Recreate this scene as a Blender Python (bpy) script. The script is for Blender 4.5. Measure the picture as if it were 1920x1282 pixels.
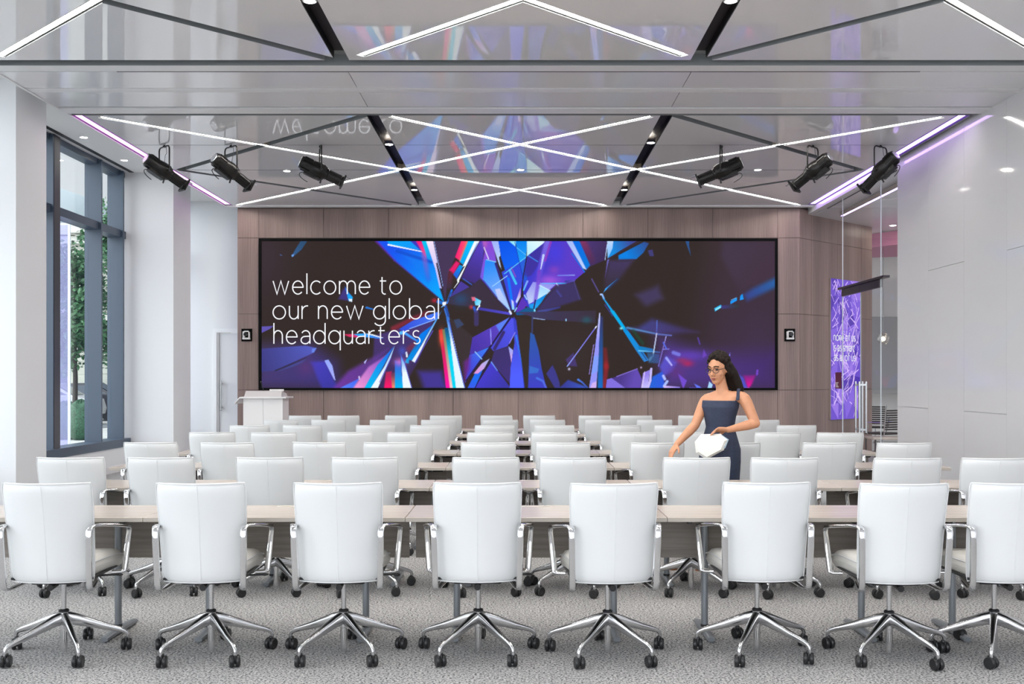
import bpy, bmesh, math, random
import numpy as np
from mathutils import Vector, Matrix

for o in list(bpy.data.objects):
    bpy.data.objects.remove(o, do_unlink=True)
scene = bpy.context.scene
COL = scene.collection
PI = math.pi
random.seed(7)

# ------------------------------------------------------------------ camera
EYE = 1.52
cam_d = bpy.data.cameras.new('camera')
cam_d.sensor_fit = 'HORIZONTAL'
cam_d.sensor_width = 36.0
cam_d.lens = 1935.0 / 1920.0 * 36.0
cam_d.shift_x = -12.0 / 1920.0
cam_d.shift_y = 67.0 / 1920.0
cam_d.clip_start = 0.1
cam_d.clip_end = 400.0
cam = bpy.data.objects.new('camera', cam_d)
cam.location = (0, 0, EYE)
cam.rotation_euler = (PI / 2, 0, 0)
COL.objects.link(cam)
scene.camera = cam

# ------------------------------------------------------------------ colour management
vs = scene.view_settings
scene.display_settings.display_device = 'sRGB'
vs.view_transform = 'Standard'
vs.look = 'None'
vs.exposure = 0.0
vs.gamma = 1.0
vs.use_curve_mapping = False
cy = scene.cycles
cy.use_denoising = True
cy.max_bounces = 9
cy.diffuse_bounces = 5
cy.glossy_bounces = 5
cy.transmission_bounces = 6
cy.transparent_max_bounces = 12
cy.sample_clamp_indirect = 6.0
cy.caustics_reflective = False
cy.caustics_refractive = False

# ------------------------------------------------------------------ world: pale overcast sky, with a brighter side added as fill through the open rear
W = bpy.data.worlds.new('overcast_sky')
scene.world = W
W.use_nodes = True
wn, wl = W.node_tree.nodes, W.node_tree.links
wn.clear()
w_out = wn.new('ShaderNodeOutputWorld')
w_bg = wn.new('ShaderNodeBackground')
w_tc = wn.new('ShaderNodeTexCoord')
w_mr = wn.new('ShaderNodeMapRange')
w_mr.inputs['From Min'].default_value = 0.0
w_mr.inputs['From Max'].default_value = 0.9
w_mr.inputs['To Min'].default_value = 0.92
w_mr.inputs['To Max'].default_value = 4.8
w_dot = wn.new('ShaderNodeVectorMath'); w_dot.operation = 'DOT_PRODUCT'
w_dot.inputs[1].default_value = (-0.76, -0.50, 0.42)      # sky brightened this way to light column fronts and chair backs
wl.new(w_tc.outputs['Generated'], w_dot.inputs[0])
wl.new(w_dot.outputs['Value'], w_mr.inputs['Value'])
w_bg.inputs['Color'].default_value = (0.90, 0.94, 1.0, 1)
wl.new(w_mr.outputs[0], w_bg.inputs['Strength'])
wl.new(w_bg.outputs[0], w_out.inputs[0])


# ------------------------------------------------------------------ helpers
def lin(c):
    c = c / 255.0
    return c / 12.92 if c <= 0.04045 else ((c + 0.055) / 1.055) ** 2.4


def rgb(r, g, b):
    return (lin(r), lin(g), lin(b), 1.0)


def setin(n, names, v):
    for k in names:
        if k in n.inputs:
            n.inputs[k].default_value = v
            return


def mat(name, color, rough=0.5, metal=0.0, ior=1.5, spec=None, coat=0.0, coat_rough=0.03,
        noise=None, bump=None, emis=None, estr=0.0):
    """noise=(scale xyz, amount, detail) tints the base; bump=(scale, strength, distance)"""
    m = bpy.data.materials.new(name)
    m.use_nodes = True
    nt = m.node_tree
    b = nt.nodes['Principled BSDF']
    b.inputs['Base Color'].default_value = color
    b.inputs['Roughness'].default_value = rough
    b.inputs['Metallic'].default_value = metal
    b.inputs['IOR'].default_value = ior
    if spec is not None:
        setin(b, ['Specular IOR Level'], spec)
    if coat:
        setin(b, ['Coat Weight'], coat)
        setin(b, ['Coat Roughness'], coat_rough)
    if emis is not None:
        b.inputs['Emission Color'].default_value = emis
        b.inputs['Emission Strength'].default_value = estr
    if noise or bump:
        tc = nt.nodes.new('ShaderNodeTexCoord')
    if noise:
        sc, amt, det = noise
        mp = nt.nodes.new('ShaderNodeMapping')
        mp.inputs['Scale'].default_value = sc
        nz = nt.nodes.new('ShaderNodeTexNoise')
        nz.inputs['Scale'].default_value = 1.0
        nz.inputs['Detail'].default_value = det
        nz.inputs['Roughness'].default_value = 0.6
        nt.links.new(tc.outputs['Object'], mp.inputs[0])
        nt.links.new(mp.outputs[0], nz.inputs['Vector'])
        cr = nt.nodes.new('ShaderNodeValToRGB')
        cr.color_ramp.elements[0].position = 0.30
        cr.color_ramp.elements[1].position = 0.70
        c = color
        cr.color_ramp.elements[0].color = (c[0] * (1 - amt), c[1] * (1 - amt), c[2] * (1 - amt), 1)
        cr.color_ramp.elements[1].color = (min(1, c[0] * (1 + amt)), min(1, c[1] * (1 + amt)), min(1, c[2] * (1 + amt)), 1)
        nt.links.new(nz.outputs['Fac'], cr.inputs[0])
        nt.links.new(cr.outputs[0], b.inputs['Base Color'])
    if bump:
        sc, st, di = bump
        nb = nt.nodes.new('ShaderNodeTexNoise')
        nb.inputs['Scale'].default_value = sc
        nb.inputs['Detail'].default_value = 5.0
        bp = nt.nodes.new('ShaderNodeBump')
        bp.inputs['Strength'].default_value = st
        bp.inputs['Distance'].default_value = di
        nt.links.new(tc.outputs['Object'], nb.inputs['Vector'])
        nt.links.new(nb.outputs['Fac'], bp.inputs['Height'])
        nt.links.new(bp.outputs[0], b.inputs['Normal'])
    return m


def emat(name, color, strength):
    m = bpy.data.materials.new(name)
    m.use_nodes = True
    nt = m.node_tree
    nt.nodes.clear()
    o = nt.nodes.new('ShaderNodeOutputMaterial')
    e = nt.nodes.new('ShaderNodeEmission')
    e.inputs['Color'].default_value = color
    e.inputs['Strength'].default_value = strength
    nt.links.new(e.outputs[0], o.inputs[0])
    return m


def glassmat(name, tint, refl=1.0, rough=0.0):
    m = bpy.data.materials.new(name)
    m.use_nodes = True
    nt = m.node_tree
    nt.nodes.clear()
    o = nt.nodes.new('ShaderNodeOutputMaterial')
    mx = nt.nodes.new('ShaderNodeMixShader')
    tr = nt.nodes.new('ShaderNodeBsdfTransparent')
    tr.inputs[0].default_value = tint
    gl = nt.nodes.new('ShaderNodeBsdfGlossy')
    gl.inputs['Roughness'].default_value = rough
    fr = nt.nodes.new('ShaderNodeFresnel')
    ge = nt.nodes.new('ShaderNodeNewGeometry')        # the same reflection on entering and leaving the pane
    mr = nt.nodes.new('ShaderNodeMapRange')
    mr.inputs['To Min'].default_value = 1.45
    mr.inputs['To Max'].default_value = 1.0 / 1.45
    nt.links.new(ge.outputs['Backfacing'], mr.inputs['Value'])
    nt.links.new(mr.outputs[0], fr.inputs['IOR'])
    ml = nt.nodes.new('ShaderNodeMath'); ml.operation = 'MULTIPLY'; ml.inputs[1].default_value = refl
    nt.links.new(fr.outputs[0], ml.inputs[0])
    nt.links.new(ml.outputs[0], mx.inputs[0])
    nt.links.new(tr.outputs[0], mx.inputs[1])
    nt.links.new(gl.outputs[0], mx.inputs[2])
    nt.links.new(mx.outputs[0], o.inputs[0])
    return m


class MB:
    """collects verts / faces for ONE mesh object"""
    def __init__(s):
        s.v = []
        s.f = []

    def add(s, vs_, fs_):
        b = len(s.v)
        s.v.extend([tuple(p) for p in vs_])
        s.f.extend([tuple(i + b for i in f) for f in fs_])
        return s

    def box(s, x0, x1, y0, y1, z0, z1):
        return s.add([(x0, y0, z0), (x1, y0, z0), (x1, y1, z0), (x0, y1, z0),
                      (x0, y0, z1), (x1, y0, z1), (x1, y1, z1), (x0, y1, z1)],
                     [(0, 3, 2, 1), (4, 5, 6, 7), (0, 1, 5, 4), (1, 2, 6, 5), (2, 3, 7, 6), (3, 0, 4, 7)])

    def rbox(s, x0, x1, y0, y1, z0, z1, r=0.005, seg=2):
        bm = bmesh.new()
        bmesh.ops.create_cube(bm, size=1.0)
        for v in bm.verts:
            v.co = Vector(((x0 + x1) / 2 + v.co.x * (x1 - x0), (y0 + y1) / 2 + v.co.y * (y1 - y0), (z0 + z1) / 2 + v.co.z * (z1 - z0)))
        bmesh.ops.bevel(bm, geom=bm.edges[:], offset=r, segments=seg, affect='EDGES', profile=0.5)
        bm.verts.index_update()
        s.add([v.co.copy() for v in bm.verts], [[v.index for v in f.verts] for f in bm.faces])
        bm.free()
        return s

    def xform(s, M, start=0):
        for i in range(start, len(s.v)):
            s.v[i] = tuple(M @ Vector(s.v[i]))
        return s

    def prism(s, poly, z0, z1):
        n = len(poly)
        vs_ = [(p[0], p[1], z0) for p in poly] + [(p[0], p[1], z1) for p in poly]
        fs_ = [tuple(range(n))[::-1], tuple(range(n, 2 * n))]
        for i in range(n):
            j = (i + 1) % n
            fs_.append((i, j, n + j, n + i))
        return s.add(vs_, fs_)

    def tube(s, pts, r, n=8, cap=True):
        pts = [Vector(p) for p in pts]
        rs = r if isinstance(r, (list, tuple)) else [r] * len(pts)
        sizes = [(q, q) for q in rs]
        t = (pts[1] - pts[0]).normalized()
        side = Vector((1, 0, 0)) if abs(t.x) < 0.8 else Vector((0, 1, 0))
        return s.sweep(pts, sizes, side, n, 2.0, cap)

    def sweep(s, pts, sizes, side=(1, 0, 0), n=12, p=2.0, cap=True, closed=False):
        """superellipse section; sizes[i] = (half size along side, half size along the other)"""
        pts = [Vector(q) for q in pts]
        side = Vector(side)
        N = len(pts)
        rings = []
        prev = None
        for i, c in enumerate(pts):
            if closed:
                t = (pts[(i + 1) % N] - pts[i - 1]).normalized()
            else:
                a = pts[max(0, i - 1)]
                b = pts[min(N - 1, i + 1)]
                t = (b - a).normalized()
            ref = side if prev is None or p != 2.0 else prev
            sd = ref - t * ref.dot(t)
            if sd.length < 1e-4:
                sd = Vector((0, 1, 0)) - t * t.y
            sd.normalize()
            prev = sd
            nn = t.cross(sd)
            a_, b_ = sizes[i]
            ring = []
            for k in range(n):
                th = 2 * PI * (k + 0.5) / n
                cx, sx = math.cos(th), math.sin(th)
                u = math.copysign(abs(cx) ** (2 / p), cx)
                w = math.copysign(abs(sx) ** (2 / p), sx)
                ring.append(c + sd * (u * a_) + nn * (w * b_))
            rings.append(ring)
        vs_ = [q for rg in rings for q in rg]
        fs_ = []
        M = N if closed else N - 1
        for i in range(M):
            j = (i + 1) % N
            for k in range(n):
                l = (k + 1) % n
                fs_.append((i * n + k, i * n + l, j * n + l, j * n + k))
        if cap and not closed:
            fs_.append(tuple(range(n))[::-1])
            fs_.append(tuple((N - 1) * n + k for k in range(n)))
        return s.add(vs_, fs_)

    def lathe(s, prof, n=16, M=None):
        """profile [(r, z)] about z"""
        st = len(s.v)
        vs_, fs_ = [], []
        for (r, z) in prof:
            for k in range(n):
                a = 2 * PI * k / n
                vs_.append((r * math.cos(a), r * math.sin(a), z))
        for i in range(len(prof) - 1):
            for k in range(n):
                l = (k + 1) % n
                fs_.append((i * n + k, i * n + l, (i + 1) * n + l, (i + 1) * n + k))
        if prof[0][0] > 1e-6:
            fs_.append(tuple(range(n))[::-1])
        if prof[-1][0] > 1e-6:
            fs_.append(tuple((len(prof) - 1) * n + k for k in range(n)))
        s.add(vs_, fs_)
        if M is not None:
            s.xform(M, st)
        return s

    def ball(s, c, r, nu=12, nv=8):
        rx, ry, rz = r if isinstance(r, (tuple, list)) else (r, r, r)
        st = len(s.v)
        prof = [(math.sin(PI * i / nv), -math.cos(PI * i / nv)) for i in range(nv + 1)]
        prof[0] = (1e-4, -1); prof[-1] = (1e-4, 1)
        s.lathe(prof, nu)
        M = Matrix.Translation(Vector(c)) @ Matrix.Diagonal((rx, ry, rz, 1))
        return s.xform(M, st)

    def pad(s, fn, nu, nv, t, pw=10):
        """cushion round the mid-surface fn(u,v), u,v in [-1,1], thickness t, rounded rim"""
        us = [math.sin((-1 + 2 * i / nu) * PI / 2) for i in range(nu + 1)]
        vs_ = [math.sin((-1 + 2 * j / nv) * PI / 2) for j in range(nv + 1)]
        P, Nn = [], []
        for v in vs_:
            for u in us:
                e = 0.01
                uu, vv = max(-0.985, min(0.985, u)), max(-0.985, min(0.985, v))
                du = Vector(fn(uu + e, vv)) - Vector(fn(uu - e, vv))
                dv = Vector(fn(uu, vv + e)) - Vector(fn(uu, vv - e))
                nn = du.cross(dv).normalized()
                h = t / 2 * math.sqrt(max(0.0, 1 - abs(u) ** pw)) * math.sqrt(max(0.0, 1 - abs(v) ** pw))
                P.append((Vector(fn(u, v)), nn * h))
        m = len(P)
        verts = [p + q for p, q in P] + [p - q for p, q in P]
        fs_ = []
        for j in range(nv):
            for i in range(nu):
                a = j * (nu + 1) + i
                fs_.append((a, a + 1, a + nu + 2, a + nu + 1))
                fs_.append((m + a, m + a + nu + 1, m + a + nu + 2, m + a + 1))
        st = len(s.v)
        s.add(verts, fs_)
        return s

    def build(s, name, m=None, parent=None, smooth=40, weld=False):
        me = bpy.data.meshes.new(name)
        me.from_pydata([tuple(v) for v in s.v], [], s.f)
        if weld:
            bm = bmesh.new(); bm.from_mesh(me)
            bmesh.ops.remove_doubles(bm, verts=bm.verts, dist=1e-5)
            bmesh.ops.recalc_face_normals(bm, faces=bm.faces)
            bm.to_mesh(me); bm.free()
        me.update()
        if smooth:
            me.shade_smooth()
            me.set_sharp_from_angle(angle=math.radians(smooth))
        if m is not None:
            for mm in (m if isinstance(m, (list, tuple)) else [m]):
                me.materials.append(mm)
        o = bpy.data.objects.new(name, me)
        COL.objects.link(o)
        if parent is not None:
            o.parent = parent
        return o


def thing(name, label, cat, loc=(0, 0, 0), rz=0.0, group=None):
    o = bpy.data.objects.new(name, None)
    o.empty_display_size = 0.1
    COL.objects.link(o)
    o.location = loc
    o.rotation_euler = (0, 0, rz)
    o['label'] = label
    o['category'] = cat
    if group:
        o['group'] = group
    return o


def tag(o, label, cat, group=None, kind=None):
    o['label'] = label
    o['category'] = cat
    if group:
        o['group'] = group
    if kind:
        o['kind'] = kind
    return o


def struct(o, label=None):
    o['kind'] = 'structure'
    if label:
        o['label'] = label
    return o


def copy_tree(o, parent=None):
    c = o.copy()
    COL.objects.link(c)
    if parent is not None:
        c.parent = parent
    for ch in list(o.children):
        copy_tree(ch, c)
    return c


F = 1935.0
VX, VY = 972.0, 708.0


def onceil(px, py, zr=3.2):
    """measured point of the ceiling plane -> (x, y) in metres"""
    d = VY - py
    return ((px - VX) * zr / d, F * zr / d)
# ------------------------------------------------------------------ materials
M = {}
M['white_paint'] = mat('white_paint', (0.80, 0.81, 0.83, 1), 0.55)
M['left_paint'] = mat('column_paint', (0.78, 0.79, 0.81, 1), 0.5)
M['ceiling_white'] = mat('ceiling_white', (0.78, 0.78, 0.78, 1), 0.6)
M['panel_gloss'] = mat('glossy_ceiling_panel', (0.80, 0.80, 0.82, 1), 0.03, ior=2.0)
M['panel_satin'] = mat('satin_ceiling_panel', (0.80, 0.80, 0.82, 1), 0.13, ior=1.8)
M['channel'] = mat('ceiling_channel_grey', (0.20, 0.215, 0.225, 1), 0.5)
M['channel_dark'] = mat('black_channel', (0.014, 0.012, 0.011, 1), 0.45, spec=0.15)
M['trim_light'] = mat('trim_light_grey', (0.76, 0.76, 0.77, 1), 0.35)
M['slot_black'] = mat('slot_black', (0.008, 0.008, 0.008, 1), 0.6)
M['glossy_wall'] = mat('glossy_wall_panel', (0.62, 0.62, 0.63, 1), 0.07, ior=1.5)
M['wall_joint'] = mat('wall_joint', (0.38, 0.38, 0.39, 1), 0.6)
M['leather'] = mat('white_leather', (0.74, 0.75, 0.75, 1), 0.42, bump=(420.0, 0.06, 0.001))
M['leather_seat'] = mat('white_seat_leather', (0.80, 0.78, 0.73, 1), 0.42, bump=(420.0, 0.06, 0.001))
M['piping'] = mat('white_piping', (0.74, 0.74, 0.74, 1), 0.4)
M['chrome'] = mat('polished_aluminium', (0.80, 0.80, 0.81, 1), 0.07, metal=1.0)
M['alu_brushed'] = mat('satin_aluminium', (0.66, 0.66, 0.67, 1), 0.17, metal=1.0)
M['grey_metal'] = mat('grey_powder_coat', (0.27, 0.29, 0.31, 1), 0.35, metal=0.5)
M['black_plastic'] = mat('black_plastic', (0.012, 0.012, 0.013, 1), 0.38)
M['black_metal'] = mat('black_lamp_metal', (0.010, 0.009, 0.0085, 1), 0.30, spec=0.3)
M['lens'] = mat('silver_reflector', (0.80, 0.80, 0.84, 1), 0.4, metal=1.0)
M['blue_plug'] = mat('blue_plug', (0.02, 0.06, 0.6, 1), 0.4)
M['mullion'] = mat('blue_grey_mullion', rgb(66, 80, 98), 0.35)
M['mullion_face'] = mat('dark_mullion_face', rgb(78, 78, 84), 0.35, metal=0.3)
M['glass'] = glassmat('clear_glass', (0.965, 0.985, 0.98, 1), 0.6)
M['door_glass'] = glassmat('door_glass', (0.965, 0.975, 0.98, 1), 0.40)
M['glass_edge'] = mat('polished_glass_edge', (0.62, 0.66, 0.68, 1), 0.1)
M['steel'] = mat('stainless_steel', (0.55, 0.55, 0.55, 1), 0.25, metal=1.0)
M['dark_metal'] = mat('dark_bronze_metal', (0.055, 0.045, 0.05, 1), 0.3, metal=0.4)
M['screen_black'] = mat('screen_frame_black', (0.003, 0.003, 0.003, 1), 0.6, spec=0.1)
M['white_gloss'] = mat('white_laminate', (0.82, 0.80, 0.79, 1), 0.3)
M['door_white'] = mat('white_door', (0.87, 0.88, 0.90, 1), 0.4)
M['skin'] = mat('skin', rgb(196, 140, 106), 0.5, noise=((14, 14, 14), 0.06, 2))
M['hair'] = mat('dark_brown_hair', (0.012, 0.007, 0.005, 1), 0.7, spec=0.2, noise=((60, 60, 12), 0.5, 3))
M['dress'] = mat('navy_dress_cloth', rgb(44, 52, 74), 0.8, noise=((60, 60, 60), 0.12, 2))
M['clutch'] = mat('white_clutch', (0.80, 0.80, 0.76, 1), 0.45)
M['lips'] = mat('lips', rgb(150, 78, 70), 0.4)
M['line_light'] = emat('warm_white_diffuser', (1.0, 0.955, 0.90, 1), 51.0)
M['downlight'] = emat('downlight_lens', (1.0, 0.92, 0.80, 1), 160.0)
M['violet_light'] = emat('violet_diffuser', (0.62, 0.40, 1.0, 1), 7.0)
M['magenta_light'] = emat('magenta_diffuser', (1.0, 0.55, 1.0, 1), 3.0)
M['housing'] = mat('light_housing', (0.42, 0.36, 0.30, 1), 0.4)  # warm tone paints the lamp light caught on the housing lips


def carpet_mat():
    m = bpy.data.materials.new('speckled_carpet')
    m.use_nodes = True
    nt = m.node_tree
    b = nt.nodes['Principled BSDF']
    b.inputs['Roughness'].default_value = 0.95
    setin(b, ['Specular IOR Level'], 0.1)
    tc = nt.nodes.new('ShaderNodeTexCoord')
    n1 = nt.nodes.new('ShaderNodeTexNoise')
    n1.inputs['Scale'].default_value = 80.0
    n1.inputs['Detail'].default_value = 2.5
    n1.inputs['Roughness'].default_value = 0.75
    nt.links.new(tc.outputs['Object'], n1.inputs['Vector'])
    cr = nt.nodes.new('ShaderNodeValToRGB')
    e = cr.color_ramp.elements
    e[0].position = 0.38; e[0].color = (0.035, 0.035, 0.04, 1)
    e[1].position = 0.60; e[1].color = (0.60, 0.59, 0.585, 1)
    q = e.new(0.47); q.color = (0.33, 0.326, 0.322, 1)
    nt.links.new(n1.outputs['Fac'], cr.inputs[0])
    nt.links.new(cr.outputs[0], b.inputs['Base Color'])
    bp = nt.nodes.new('ShaderNodeBump')
    bp.inputs['Strength'].default_value = 0.5
    bp.inputs['Distance'].default_value = 0.006
    nt.links.new(n1.outputs['Fac'], bp.inputs['Height'])
    nt.links.new(bp.outputs[0], b.inputs['Normal'])
    return m


def wood_mat(name, c1, c2, scale, rough=0.45, band=None, coords='Object'):
    """grain stretched along one axis; scale = xyz frequency of the fine grain"""
    m = bpy.data.materials.new(name)
    m.use_nodes = True
    nt = m.node_tree
    b = nt.nodes['Principled BSDF']
    b.inputs['Roughness'].default_value = rough
    tc = nt.nodes.new('ShaderNodeTexCoord')
    mp = nt.nodes.new('ShaderNodeMapping'); mp.inputs['Scale'].default_value = scale
    nz = nt.nodes.new('ShaderNodeTexNoise'); nz.inputs['Scale'].default_value = 1.0
    nz.inputs['Detail'].default_value = 5.0; nz.inputs['Roughness'].default_value = 0.62
    nt.links.new(tc.outputs[coords], mp.inputs[0]); nt.links.new(mp.outputs[0], nz.inputs['Vector'])
    cr = nt.nodes.new('ShaderNodeValToRGB')
    cr.color_ramp.elements[0].position = 0.32; cr.color_ramp.elements[0].color = c1
    cr.color_ramp.elements[1].position = 0.68; cr.color_ramp.elements[1].color = c2
    nt.links.new(nz.outputs['Fac'], cr.inputs[0])
    last = cr.outputs[0]
    if band:
        mp2 = nt.nodes.new('ShaderNodeMapping'); mp2.inputs['Scale'].default_value = band
        n2 = nt.nodes.new('ShaderNodeTexNoise'); n2.inputs['Scale'].default_value = 1.0; n2.inputs['Detail'].default_value = 1.0
        nt.links.new(tc.outputs[coords], mp2.inputs[0]); nt.links.new(mp2.outputs[0], n2.inputs['Vector'])
        c2r = nt.nodes.new('ShaderNodeValToRGB')
        c2r.color_ramp.elements[0].position = 0.35; c2r.color_ramp.elements[0].color = (0.82, 0.82, 0.82, 1)
        c2r.color_ramp.elements[1].position = 0.65; c2r.color_ramp.elements[1].color = (1.12, 1.12, 1.12, 1)
        nt.links.new(n2.outputs['Fac'], c2r.inputs[0])
        mx = nt.nodes.new('ShaderNodeMix'); mx.data_type = 'RGBA'; mx.blend_type = 'MULTIPLY'
        mx.inputs[0].default_value = 1.0
        nt.links.new(last, mx.inputs[6]); nt.links.new(c2r.outputs[0], mx.inputs[7])
        last = mx.outputs[2]
    nt.links.new(last, b.inputs['Base Color'])
    return m


M['carpet'] = carpet_mat()
M['wall_wood'] = wood_mat('mauve_wood_veneer', (0.215, 0.148, 0.132, 1), (0.325, 0.236, 0.210, 1), (70, 70, 1.1), 0.42, (3.0, 3.0, 0.05))
M['wood_gap'] = mat('veneer_joint', (0.10, 0.07, 0.065, 1), 0.8)
M['table_wood'] = wood_mat('pale_ash_laminate', (0.45, 0.375, 0.32, 1), (0.57, 0.49, 0.42, 1), (1.6, 42, 42), 0.22)
M['panel_wood'] = wood_mat('grey_brown_laminate', (0.20, 0.175, 0.155, 1), (0.29, 0.255, 0.225, 1), (2.0, 40, 40), 0.5)
M['edge_band'] = mat('edge_band', (0.45, 0.41, 0.36, 1), 0.45)
M['concrete'] = mat('pavement_concrete', (0.52, 0.52, 0.50, 1), 0.9, noise=((1.2, 1.2, 1.2), 0.12, 4))
M['asphalt'] = mat('asphalt', (0.16, 0.17, 0.18, 1), 0.9)
M['limestone'] = mat('limestone', (0.52, 0.53, 0.47, 1), 0.85, noise=((0.9, 0.9, 2.2), 0.14, 4))
M['limestone_light'] = mat('limestone_cornice', (0.66, 0.66, 0.61, 1), 0.85)
M['outside_glass'] = mat('dark_window_glass', (0.06, 0.08, 0.11, 1), 0.06)
M['roof_blue'] = mat('slate_roof', (0.36, 0.42, 0.45, 1), 0.7)
M['leaf'] = mat('tree_leaf', (0.055, 0.16, 0.065, 1), 0.5, noise=((3, 3, 3), 0.55, 2))
M['hedge'] = mat('hedge_leaf', (0.022, 0.085, 0.04, 1), 0.6, noise=((22, 22, 22), 0.7, 3))
M['bark'] = mat('bark', (0.03, 0.025, 0.022, 1), 0.9)
M['car_paint'] = mat('silver_car_paint', (0.55, 0.56, 0.58, 1), 0.25, metal=0.3)
# ------------------------------------------------------------------ room shell
CEIL = 4.94        # plaster ceiling
PZ = 4.72          # underside of the glossy ceiling panels
XR = 5.60          # right wall plane
XL = -5.45         # left edge of the panelled ceiling
XG = -6.70         # window glass plane

struct(MB().box(-6.95, 12.5, -3.0, 29.0, -0.10, 0.0).build('floor', M['carpet'], smooth=0), 'grey speckled carpet floor')
struct(MB().box(-6.95, XR, -3.0, 20.4, CEIL, CEIL + 0.12).build('ceiling', M['ceiling_white'], smooth=0), 'white plaster ceiling')
c = MB()
c.box(5.50, 12.5, 15.24, 29.0, 4.62, 4.95)
struct(c.build('ceiling_lobby', M['panel_satin'], smooth=0))
c = MB()                     # joint line across that ceiling
c.sweep([(5.66, 18.9, 4.617), (5.66, 15.3, 4.617)], [(0.012, 0.004)] * 2, (1, 0, 0), 4, 8.0)
struct(c.build('trim_5', M['slot_black'], smooth=0))

# --- panelled ceiling : polygons with channels cut out -----------------------
def clip(poly, a, b, keep_left):
    out = []
    n = len(poly)
    def sd(p):
        v = (b[0] - a[0]) * (p[1] - a[1]) - (b[1] - a[1]) * (p[0] - a[0])
        return v if keep_left else -v
    for i in range(n):
        p, q = poly[i], poly[(i + 1) % n]
        sp, sq = sd(p), sd(q)
        if sp >= 0:
            out.append(p)
        if (sp > 1e-9 and sq < -1e-9) or (sp < -1e-9 and sq > 1e-9):
            t = sp / (sp - sq)
            out.append((p[0] + t * (q[0] - p[0]), p[1] + t * (q[1] - p[1])))
    if len(out) < 3:
        return None
    ar = sum(out[i][0] * out[(i + 1) % len(out)][1] - out[(i + 1) % len(out)][0] * out[i][1] for i in range(len(out)))
    return out if abs(ar) > 1e-6 else None


def subtract(pieces, quad):
    """quad is convex, counter-clockwise"""
    res = []
    for pc in pieces:
        rest = pc
        for i in range(4):
            a, b = quad[i], quad[(i + 1) % 4]
            o_ = clip(rest, a, b, False)
            if o_:
                res.append(o_)
            rest = clip(rest, a, b, True)
            if rest is None:
                break
    return res


def strip_quad(p, q, w, ext=0.0):
    p, q = Vector(p), Vector(q)
    d = (q - p).normalized()
    n = Vector((-d.y, d.x)) * (w / 2)
    p = p - d * ext
    q = q + d * ext
    return [tuple(p - n), tuple(q - n), tuple(q + n), tuple(p + n)]


NEAR = [((-5.15, 10.27), (1.62, 3.80)), ((-1.55, 10.25), (5.20, 3.80)), ((1.63, 10.25), (-5.12, 3.80)), ((5.25, 10.27), (-1.55, 3.80))]
FAR = [((-5.13, 12.70), (1.595, 19.15)), ((-1.55, 12.67), (5.19, 19.12)), ((1.61, 12.67), (-5.20, 19.13)), ((5.20, 12.70), (-1.585, 19.15))]
GREY_NEAR = [((-1.86, 10.40), (-5.30, 7.02)), ((-5.30, 7.02), (-1.86, 3.75)), ((1.86, 10.40), (5.40, 7.02)), ((5.40, 7.02), (1.86, 3.75))]
GREY_FAR = [((-1.80, 12.52), (-5.22, 15.90)), ((-5.22, 15.90), (-1.90, 19.20)), ((1.84, 12.52), (5.27, 15.90)), ((5.27, 15.90), (1.92, 19.20))]
PURPLE = [(-5.385, 12.62, 19.12), (5.43, 12.62, 19.05)]


def coffer(name, x0, x1, y0, y1, lines, greys, darks, seams, sides, material, lw):
    pcs = [[(x0, y0), (x1, y0), (x1, y1), (x0, y1)]]
    for a, b in lines:
        pcs = subtract(pcs, strip_quad(a, b, lw, 0.03))
    for a, b in greys:
        pcs = subtract(pcs, strip_quad(a, b, 0.125, 0.0))
    for x, w in darks:
        pcs = subtract(pcs, [(x - w / 2, y0 - .01), (x + w / 2, y0 - .01), (x + w / 2, y1 + .01), (x - w / 2, y1 + .01)])
    for y, w in seams:
        pcs = subtract(pcs, [(x0 - .01, y - w / 2), (x1 + .01, y - w / 2), (x1 + .01, y + w / 2), (x0 - .01, y + w / 2)])
    for x, ya, yb in sides:
        pcs = subtract(pcs, [(x - 0.085, ya - .04), (x + 0.085, ya - .04), (x + 0.085, yb + .04), (x - 0.085, yb + .04)])
    m_ = MB()
    for p_ in pcs:
        m_.prism(p_, PZ, PZ + 0.10)
    o = struct(m_.build(name, [material, M['channel']], smooth=0))
    nz_ = np.zeros(len(o.data.polygons) * 3); o.data.polygons.foreach_get('normal', nz_)
    o.data.polygons.foreach_set('material_index', (np.abs(nz_.reshape(-1, 3)[:, 2]) < 0.5).astype(np.int32))  # panel sides take the dark channel grey, painting their shade
    return o


coffer('ceiling_panels_near', XL, XR, 3.72, 10.40, NEAR, GREY_NEAR, [(-1.78, 0.15), (1.81, 0.15)], [], [], M['panel_gloss'], 0.105)
coffer('ceiling_panels_far', XL, 5.52, 12.60, 19.20, FAR, GREY_FAR, [(-1.78, 0.15), (1.81, 0.15)],
       [(14.20, 0.018), (15.90, 0.026)], PURPLE, M['panel_gloss'], 0.085)
c = MB()
c.box(XL, XR, 3.60, 19.30, PZ + 0.10, CEIL)
struct(c.build('ceiling_plenum', M['channel'], smooth=0))
c = MB()
for x in (-1.78, 1.81):
    for (a, b) in ((3.74, 10.36), (12.62, 18.75)):
        c.box(x - 0.074, x + 0.074, a, b, PZ + 0.085, PZ + 0.099)
        c.box(x - 0.0745, x - 0.071, a, b, PZ + 0.012, PZ + 0.085)
        c.box(x + 0.071, x + 0.0745, a, b, PZ + 0.012, PZ + 0.085)
struct(c.build('trim_1', M['channel_dark'], smooth=0))

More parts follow.
